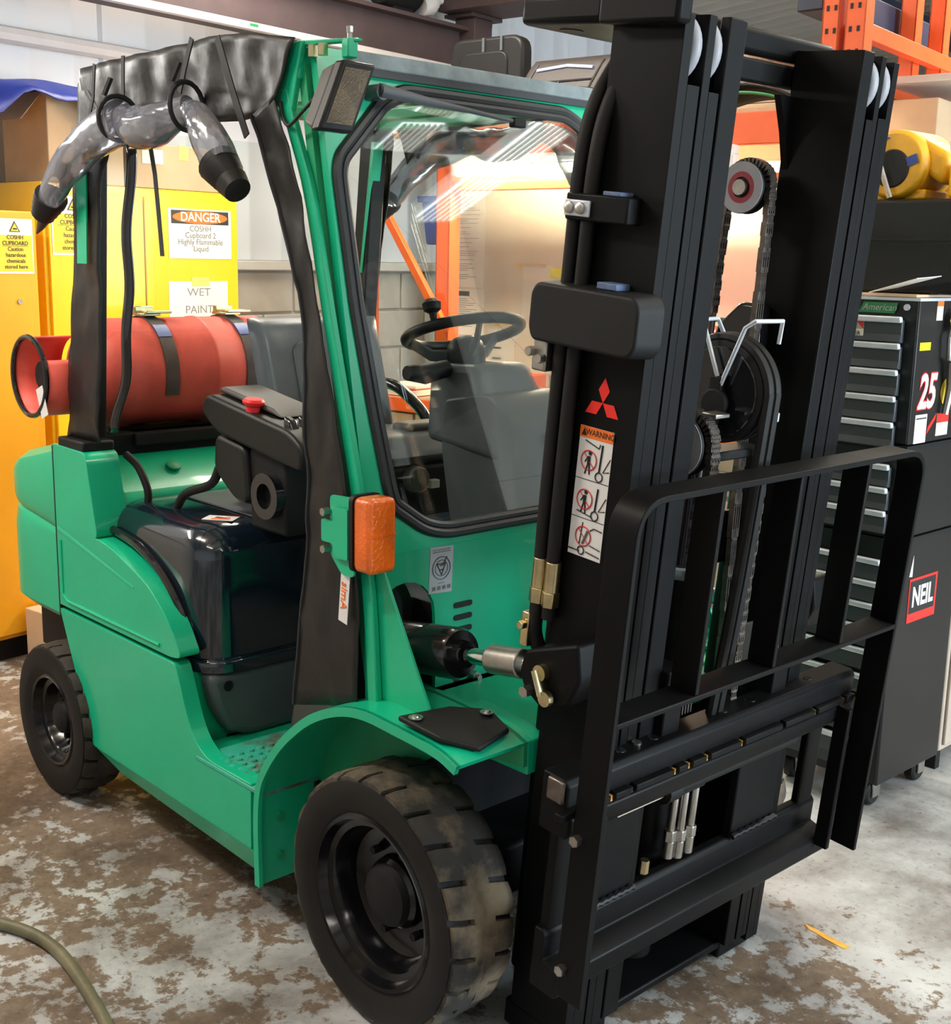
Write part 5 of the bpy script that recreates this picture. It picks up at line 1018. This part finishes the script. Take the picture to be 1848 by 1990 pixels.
tri(dl, 'warning_triangle', [on(uc-.036, 1.2965, 2), on(uc-.023, 1.2965, 2), on(uc-.0295, 1.311, 2)], 'ink', .0003)
for w in (1.2155, 1.142): sheet(dl, 'divider', on(uc, w), UD, WD, .081, .0012, 'ink', .0003)
def line(nm, pts, r, m): b = MB(); b.tube([on(uc+p[0], p[1], 2) for p in pts], r, 4); return b.build(nm, m, dl)
def ringd(nm, u, w, R, r, m): b = MB(); b.tube([on(uc+u+R*math.cos(2*PI*i/28), w+R*math.sin(2*PI*i/28), 3) for i in range(28)], r, 4, closed=True); return b.build(nm, m, dl)
for k, (w, ru) in enumerate(((1.252, -.012), (1.178, -.012), (1.108, -.006))):
    if k < 2:
        b = MB(); b.prism([(math.cos(q*PI/8), math.sin(q*PI/8)) for q in range(16)], lambda p: on(uc+ru+.002+.0042*p[0], w+.014+.0045*p[1], 1), lambda p: on(uc+ru+.002+.0042*p[0], w+.014+.0045*p[1], 3)); b.build('figure_head', 'ink', dl)
        line('figure_body', [(ru, w+.008), (ru, w-.008)], .0038, 'ink'); line('figure_arm', [(ru-.003, w+.006), (ru-.009, w-.004)], .0014, 'ink')
        line('figure_leg', [(ru-.002, w-.008), (ru-.007, w-.026)], .0018, 'ink'); line('figure_leg', [(ru+.002, w-.008), (ru+.004, w-.026)], .0018, 'ink')
        line('mast_mark', [(.018, w+.034 if k == 0 else w+.026), (.015, w-.018)], .0022, 'ink'); line('mast_mark', [(.018, w+.033 if k == 0 else w+.025), (.015, w-.017)], .0013, 'white')
        line('roof_mark', [(.039, w+.012), (.024, w-.016), (.039, w-.012)], .0010, 'ink'); ringd('wheel_mark', .016, w-.026, .0085, .0013, 'ink')
        line('fork_mark', [(-.024, w+.036), (.010, w+.026), (.012, w+.034)] if k == 0 else [(-.028, w-.024), (.010, w-.030)], .0014, 'ink')
    else:
        line('mast_mark', [(-.010, w+.026), (-.014, w-.018)], .0012, 'ink'); line('mast_mark', [(.004, w+.012), (-.006, w-.014)], .0030, 'inkg'); line('seat_mark', [(.010, w+.014), (.018, w+.020), (.038, w+.018)], .0013, 'ink')
        line('ground_mark', [(-.040, w-.030), (-.012, w-.030)], .0014, 'ink'); line('ground_mark', [(.004, w-.028), (.038, w-.032)], .0014, 'ink'); line('ground_mark', [(.012, w-.014), (.038, w-.018)], .0012, 'ink'); ringd('wheel_mark', -.008, w-.028, .0075, .0013, 'ink')
    ringd('prohibition_ring', ru, w, .0185, .0012, 'redink'); line('prohibition_bar', [(ru-.013, w+.013), (ru+.013, w-.013)], .0010, 'redink')
# cover, hose bracket, hoses on the right side of the mast
b = MB(MAST); b.prism([(p.x, p.y) for p in fillet([(-.236, 1.478), (-.225, 1.455), (.012, 1.455), (.028, 1.475), (.028, 1.548), (.012, 1.568), (-.222, 1.568), (-.236, 1.55)], .012)], lambda p: (p[0], -.352, p[1]), lambda p: (p[0]*.97, -.425, 1.51+(p[1]-1.51)*.93)); cvx = b.build('hose_cover', 'blackm', F, .016, 4)
b = MB(MAST); b.box(-.235, -.20, -.40, -.35, 1.40, 1.46); hb_ = b.build('cover_bracket', 'steel', cvx, .004)
for (u, w) in ((-.232, 1.435), (-.205, 1.425)):
    b = MB(MAST); b.tube([(u, -.40, w), (u, -.415, w)], .009, 6); b.build('cover_bolt', 'steel', cvx)
b = MB(MAST); b.box(-.19, -.045, -.398, -.358, 1.677, 1.724); hb = b.build('hose_bracket', 'black', F, .004)
b = MB(MAST); b.box(-.186, -.128, -.404, -.398, 1.684, 1.712); b.build('clamp_plate', 'alu', hb, .002)
for u in (-.172, -.146):
    b = MB(MAST); b.lathe([(0, .0105), (-.006, .0105), (-.008, .007), (-.008, 0)], (u, -.404, 1.698), (0, 1, 0), 14); b.build('clamp_bolt', 'steel', hb)
for k, (u, y) in enumerate(((-.183, -.378), (-.150, -.378), (-.166, -.340))):
    pts = [mw(u+.004, y, .93), mw(u, y, 1.2), mw(u, y, 1.6), mw(u+.002, y, 1.78), mw(u+.004, y+.02, 1.88), mw(u+.006, y+.07, 1.955), mw(u+.008, y+.13, 1.995)]
    b = MB(); b.tube(spline(pts, 40), .0135, 10); hs = b.build('hydraulic_hose', 'rubber', F)
    if k < 2:
        b = MB(MAST); b.tube([(u+.004, y, 1.045), (u+.004, y, .985)], .0155, 12); b.tube([(u+.004, y, .985), (u+.004, y, .955)], .018, 6); b.tube([(u+.004, y, .955), (u+.004, y, .93)], .012, 12); b.build('hose_fitting', 'zinc', hs, .001)
b = MB(MAST); b.box(-.205, -.185, -.39, -.36, .86, .93); b.tube([(-.195, -.39, .905), (-.195, -.405, .905)], .010, 6); b.build('fitting_clamp', 'zinc', F, .002)
b = MB(); b.tube(spline([mw(-.18, -.375, .94), mw(-.185, -.37, .89), mw(-.19, -.34, .84), mw(-.2, -.28, .80)], 14), .015, 10); b.build('hydraulic_elbow', 'rubber', F)
b = MB(MAST); b.lathe([(-.01, .028), (-.01, .036), (.01, .036), (.01, .028)], (-.16, -.33, 1.81), (0, 1, 0), 22, close=True); b.build('hose_guide_ring', 'blackg', F)
b = MB(MAST); b.lathe([(0, 0), (0, .03), (.02, .036), (.10, .036), (.115, .02), (.115, 0)], (-.165, -.31, 1.715), (0, 0, 1), 18); b.build('lift_cylinder_cap', 'zinc', F)
for (u0, u1, y0, y1, w0, w1) in ((-.105, -.065, -.398, -.362, 1.7235, 1.731), (-.095, -.050, -.40, -.362, 1.566, 1.578)):
    b = MB(MAST); b.box(u0, u1, y0, y1, w0, w1); b.build('blue_tape', 'rag', F, .002)
# lift cylinders behind the rails, short centre cylinder
for s in (1, -1):
    b = MB(MAST); b.tube([(-.19, -s*.285, .10), (-.19, -s*.285, 1.70)], .032, 18); lc = b.build('lift_cylinder', 'black', F)
    b = MB(MAST); b.tube([(-.19, -s*.285, 1.70), (-.19, -s*.285, 1.98)], .019, 14); b.build('lift_rod', 'chrome', lc)
b = MB(MAST); b.tube([(-.09, -.055, .10), (-.09, -.055, .99)], .046, 24); cc = b.build('centre_cylinder', 'black', F, .003)
b = MB(MAST); b.lathe([(0, .046), (.012, .052), (.022, .050), (.022, .03)], (-.09, -.055, .985), (0, 0, 1), 24); b.build('cylinder_gland', 'strip', cc)
b = MB(MAST); b.tube([(-.09, -.055, .99), (-.09, -.055, 1.22)], .032, 20); b.build('cylinder_rod', 'blackg', cc)
b = MB(MAST); b.box(-.085, -.07, -.118, -.10, 1.06, 1.20); b.build('orange_tab', 'orange', F, .003)
# chains, pulleys
def chain(pts, name, n, wd=.020, th=.008):
    P = spline(pts, n+1); b = MB()
    for i in range(n):
        a, c = P[i], P[i+1]; d = (c-a).normalized(); sd = Vector((0, 1, 0)); sd = (sd-d*sd.dot(d)).normalized(); nn = d.cross(sd); w = wd*(1.0 if i % 2 else .72)
        m_ = (a+c)/2; h = (c-a).length*.62
        b.tube([m_-d*h*.5-sd*w/2, m_-d*h*.5+sd*w/2], th*.62, 8)
        for off in (-1, -.33, .33, 1):
            q = m_+sd*w*.5*off; b.hexa([q-d*h-nn*th*.5-sd*.0015, q+d*h-nn*th*.5-sd*.0015, q+d*h+nn*th*.5-sd*.0015, q-d*h+nn*th*.5-sd*.0015, q-d*h-nn*th*.5+sd*.0015, q+d*h-nn*th*.5+sd*.0015, q+d*h+nn*th*.5+sd*.0015, q-d*h+nn*th*.5+sd*.0015])
    return b.build(name, 'chain', F)
def pulley(u, y, w, R, wd, nm='chain_pulley', side=-1):
    b = MB(MAST); b.lathe([(-wd, 0), (-wd, R), (-wd*.7, R), (-wd*.6, R*.84), (wd*.6, R*.84), (wd*.7, R), (wd, R), (wd, 0)], (u, y, w), (0, 1, 0), 36); p = b.build(nm, 'blackm', F)
    b = MB(MAST); b.lathe([(-wd-.002, R*.60), (-wd-.002, R*.98), (-wd, R*.98), (-wd, R*.60)], (u, y, w), (0, 1, 0), 36, close=True); b.build('pulley_face', 'greyp', p)
    b = MB(MAST); b.lathe([(-wd-.0025, R*.40), (-wd-.0025, R*.60), (-wd, R*.60), (-wd, R*.40)], (u, y, w), (0, 1, 0), 30, close=True); b.build('bearing_ring', 'redp', p)
    b = MB(MAST); b.lathe([(-wd-.010, 0), (-wd-.010, R*.30), (-wd, R*.33)], (u, y, w), (0, 1, 0), 18); b.build('pulley_pin', 'steel', p)
    return p
pulley(-.175, .112, 1.758, .052, .014)
cx, cy = -.175, .127
chain([mw(-.226, cy, 1.50), mw(-.228, cy, 1.60), mw(-.224, cy, 1.74)]+[mw(-.175-.052*math.cos(PI*i/6), cy, 1.758+.052*math.sin(PI*i/6)) for i in range(1, 6)]+[mw(-.123, cy, 1.74), mw(-.118, cy, 1.6), mw(-.105, cy, 1.2), mw(-.08, cy, .72)], 'lift_chain', 66, .022, .013)
b = MB(MAST); b.tube([(-.226, cy, 1.30), (-.226, cy, 1.50)], .009, 10); b.tube([(-.226, cy, 1.36), (-.226, cy, 1.39)], .017, 6); b.tube([(-.226, cy, 1.42), (-.226, cy, 1.45)], .017, 6); ca = b.build('chain_anchor', 'chain', F)
b = MB(MAST); b.prism([(p.x, p.y) for p in fillet([(-.225, 1.40), (-.225, 1.47), (-.17, 1.53), (-.12, 1.53), (-.11, 1.40), (-.15, 1.385)], .015)], lambda p: (p[0], .14, p[1]), lambda p: (p[0], .185, p[1])); b.build('anchor_lug', 'blackg', F, .008)
# hose sheave and lower pulley on the centre cylinder
b = MB(MAST); b.lathe([(-.028, 0), (-.028, .085), (-.024, .102), (-.018, .102), (-.012, .094), (-.006, .102), (.006, .102), (.012, .094), (.018, .102), (.024, .102), (.028, .085), (.028, 0)], (-.075, .0, 1.365), (0, 1, 0), 44); sh = b.build('hose_sheave', 'blackm', F)
b = MB(MAST); b.lathe([(-.03, .02), (-.03, .088), (-.028, .09), (-.028, .02)], (-.075, .0, 1.365), (0, 1, 0), 36, close=True); b.build('sheave_face', 'blackg', sh)
for y in (-.012, .012):
    b = MB(); arc = [mw(-.075+.106*math.sin(a), y, 1.365+.106*math.cos(a)) for a in [-.5+2.1*i/14 for i in range(15)]]+[mw(.028, y, 1.2), mw(.02, y, .95), mw(.0, y, .62)]
    b.tube(spline(arc, 44), .0115, 8); b.build('hydraulic_hose', 'rubber', F)
b = MB(); b.tube([mw(-.06, -.045, 1.38), mw(-.02, -.045, 1.50), mw(.0, -.045, 1.515), mw(.005, .04, 1.515), mw(.0, .045, 1.47)], .0045, 8); b.tube([mw(-.06, -.045, 1.38), mw(-.115, -.045, 1.49), mw(-.13, -.045, 1.50), mw(-.14, .03, 1.50), mw(-.12, .04, 1.46)], .0045, 8); b.build('hose_keeper', 'alu', sh)
b = MB(MAST); b.box(-.085, -.055, -.05, -.036, 1.30, 1.40); b.tube([(-.068, -.036, 1.345), (-.068, -.052, 1.345)], .030, 18); b.build('sheave_bracket', 'blackm', sh, .004)
pl = pulley(-.09, -.105, 1.262, .064, .016)
chain([mw(-.10, -.087, 1.33)]+[mw(-.09+.064*math.sin(a), -.087, 1.262+.066*math.cos(a)) for a in (.3, .8, 1.3)]+[mw(-.022, -.087, 1.2), mw(-.02, -.087, 1.0), mw(-.01, -.087, .72)], 'lift_chain', 36, .028, .014)
b = MB(MAST); b.box(-.055, -.02, -.10, -.055, 1.325, 1.334); b.build('chain_guard', 'steel', pl, .002)
chain([mw(-.03, .098, 1.30), mw(-.025, .096, 1.1), mw(-.02, .09, .8), mw(-.01, .085, .60)], 'lift_chain', 38, .020, .013)
b = MB(MAST); b.box(-.05, -.015, .085, .112, 1.305, 1.325); b.build('chain_end_block', 'alu', F, .003)
b = MB(MAST); b.box(-.11, -.055, -.13, .13, 1.225, 1.245); b.build('crosshead', 'blackm', F, .004)
b = MB(MAST); b.lathe([(-.012, 0), (-.012, .052), (.012, .052), (.012, 0)], (-.05, .36, .865), (0, 1, 0), 28); 
b = MB(MAST); b.lathe([(-.014, 0), (-.014, .050), (.014, .050), (.014, 0)], (-.035, .185, .80), (0, 1, 0), 28); b.build('carriage_roller', 'greyp', F, .004)
for (y, z) in ((.215, .795), (-.165, .835)):
    b = MB(MAST); b.box(-.06, .02, y-.028, y+.028, .60, z); b.build('carriage_lug', 'black', F, .004)
# ================================================================ fork carriage and load backrest
UB0, UB1 = -.015, .052
b = MB(MAST); b.py([(UB0, .585), (UB1, .585), (UB1+.006, .60), (UB1+.006, .625), (UB1-.004, .632), (UB1-.004, .688), (UB1-.014, .700), (UB0, .700)], -.492, .492); ub = b.build('upper_fork_bar', 'black', F, .003)
ycur = -.52; ks = [.15, .06, .13, .045, .06, .12, .15, .13, .12, .045, .05, .09]
for wdt in ks:
    y1 = min(ycur+wdt-.014, .53); b = MB(MAST); b.box(UB1-.006, UB1+.012, ycur, y1, .634, .648); b.build('notched_lip', 'black', ub, .002); 
    b = MB(MAST); b.box(UB1-.006, UB1+.004, y1, y1+.014, .630, .642); b.build('lip_notch', 'floormark' if random.random() < .6 else 'blk', ub); ycur = y1+.014
for y in (-.31, -.21, .02, .12, .34):
    b = MB(MAST); b.lathe([(0, .012), (.0012, .011), (.0012, 0)], (.012, y, .700), (0, 0, 1), 14); b.build('weld_plug', 'blackg', ub)
b = MB(MAST); b.tube([(.012, -.26, .70), (.012, -.26, .704)], .010, 12); b.build('locating_pin', 'steel', ub)
b = MB(MAST); b.box(.005, .045, -.503, -.493, .655, .70); b.build('bar_end_clip', 'chain', ub, .004)
b = MB(MAST); b.py([(UB0, .235), (.05, .235), (.058, .243), (.058, .283), (.05, .290), (.012, .300), (.012, .352), (.004, .362), (UB0, .362)], -.470, .470); lo_ = b.build('lower_fork_bar', 'black', F, .003)
for (ya, yb) in ((-.356, -.215), (.125, .292)):
    b = MB(MAST); b.box(-.012, .010, ya, yb, .345, .60); cp = b.build('carriage_plate', 'black', F, .004)
    b = MB(MAST); pts = [(.016, ya+(yb-ya)*i/14, .368+.003*(i % 2)) for i in range(15)]; b.tube(pts, .007, 8); b.build('weld_bead', 'blackg', cp)
for y in (-.43, .43):
    b = MB(MAST); b.box(-.012, .008, y-.03, y+.03, .30, .60); b.build('carriage_plate', 'black', F, .004)
b = MB(MAST); b.tube([(.02, -.16, .572), (.02, .30, .572)], .020, 14); sr = b.build('side_shift_ram', 'blackm', F)
b = MB(MAST); b.tube([(.02, -.17, .572), (.02, -.13, .572)], .027, 16); b.build('ram_collar', 'blackm', sr)
b = MB(MAST); b.box(.018, .028, -.31, -.17, .562, .570); b.box(.018, .0275, -.31, -.17, .570, .578, 1); b.build('scale_strip', ['beige', 'redp'], F)
for y, u in ((-.075, -.01), (-.055, .0), (-.02, .0)):
    b = MB(MAST); b.tube([(u, y, .535), (u, y, .44)], .009, 10); b.tube([(u, y, .44), (u, y, .415)], .014, 6); b.tube([(u, y, .415), (u, y, .375)], .012, 12); b.build('hose_end', 'steel', F, .001)
b = MB(MAST); b.box(-.02, .012, -.10, .0, .53, .56); b.build('hose_manifold', 'blackm', F, .006)
b = MB(MAST); b.tube([(.0, -.165, .375), (.0, -.165, .405)], .010, 6); b.build('grease_nipple', 'zinc', F)
# load backrest: flat bar hoop, lower rail and three uprights
H, t_ = .488, .012
hoop = fillet([(-H, .268), (-H, 1.248), (H, 1.248), (H, .268)], .075, 10, closed=False)
b = MB(MAST); vs = []; k = len(hoop)
for i, p in enumerate(hoop):
    q = (hoop[min(i+1, k-1)]-hoop[max(i-1, 0)]).normalized(); nn = Vector((q.y, -q.x))
    for (u, o) in ((.066, 0), (.130, 0), (.130, t_), (.066, t_)): vs.append((u, p.x+nn.x*o, p.y+nn.y*o))
b.add(vs, [(4*i+j, 4*i+(j+1) % 4, 4*i+4+(j+1) % 4, 4*i+4+j) for i in range(k-1) for j in range(4)]+[(0, 1, 2, 3), (4*k-4, 4*k-1, 4*k-2, 4*k-3)]); bk = b.build('load_backrest', 'black', F, .002)
b = MB(MAST); b.box(.068, .130, -H+.01, H-.01, .832, .843); b.build('backrest_rail', 'black', bk, .002)
for y in (-.25, 0, .25):
    b = MB(MAST); b.box(.068, .128, y-.006, y+.006, .843, 1.240); b.build('backrest_bar', 'black', bk, .002)
for s in (1, -1):
    b = MB(MAST); y0, y1 = sorted((s*(H-.055), s*(H-.070))); b.box(.054, .090, y0, y1, .27, .63); b.build('backrest_bracket', 'black', bk, .003)
    for w in (.60, .33):
        b = MB(MAST); b.tube([(.082, s*H, w), (.082, s*(H+.014), w)], .011, 6); b.build('backrest_bolt', 'steel', bk)
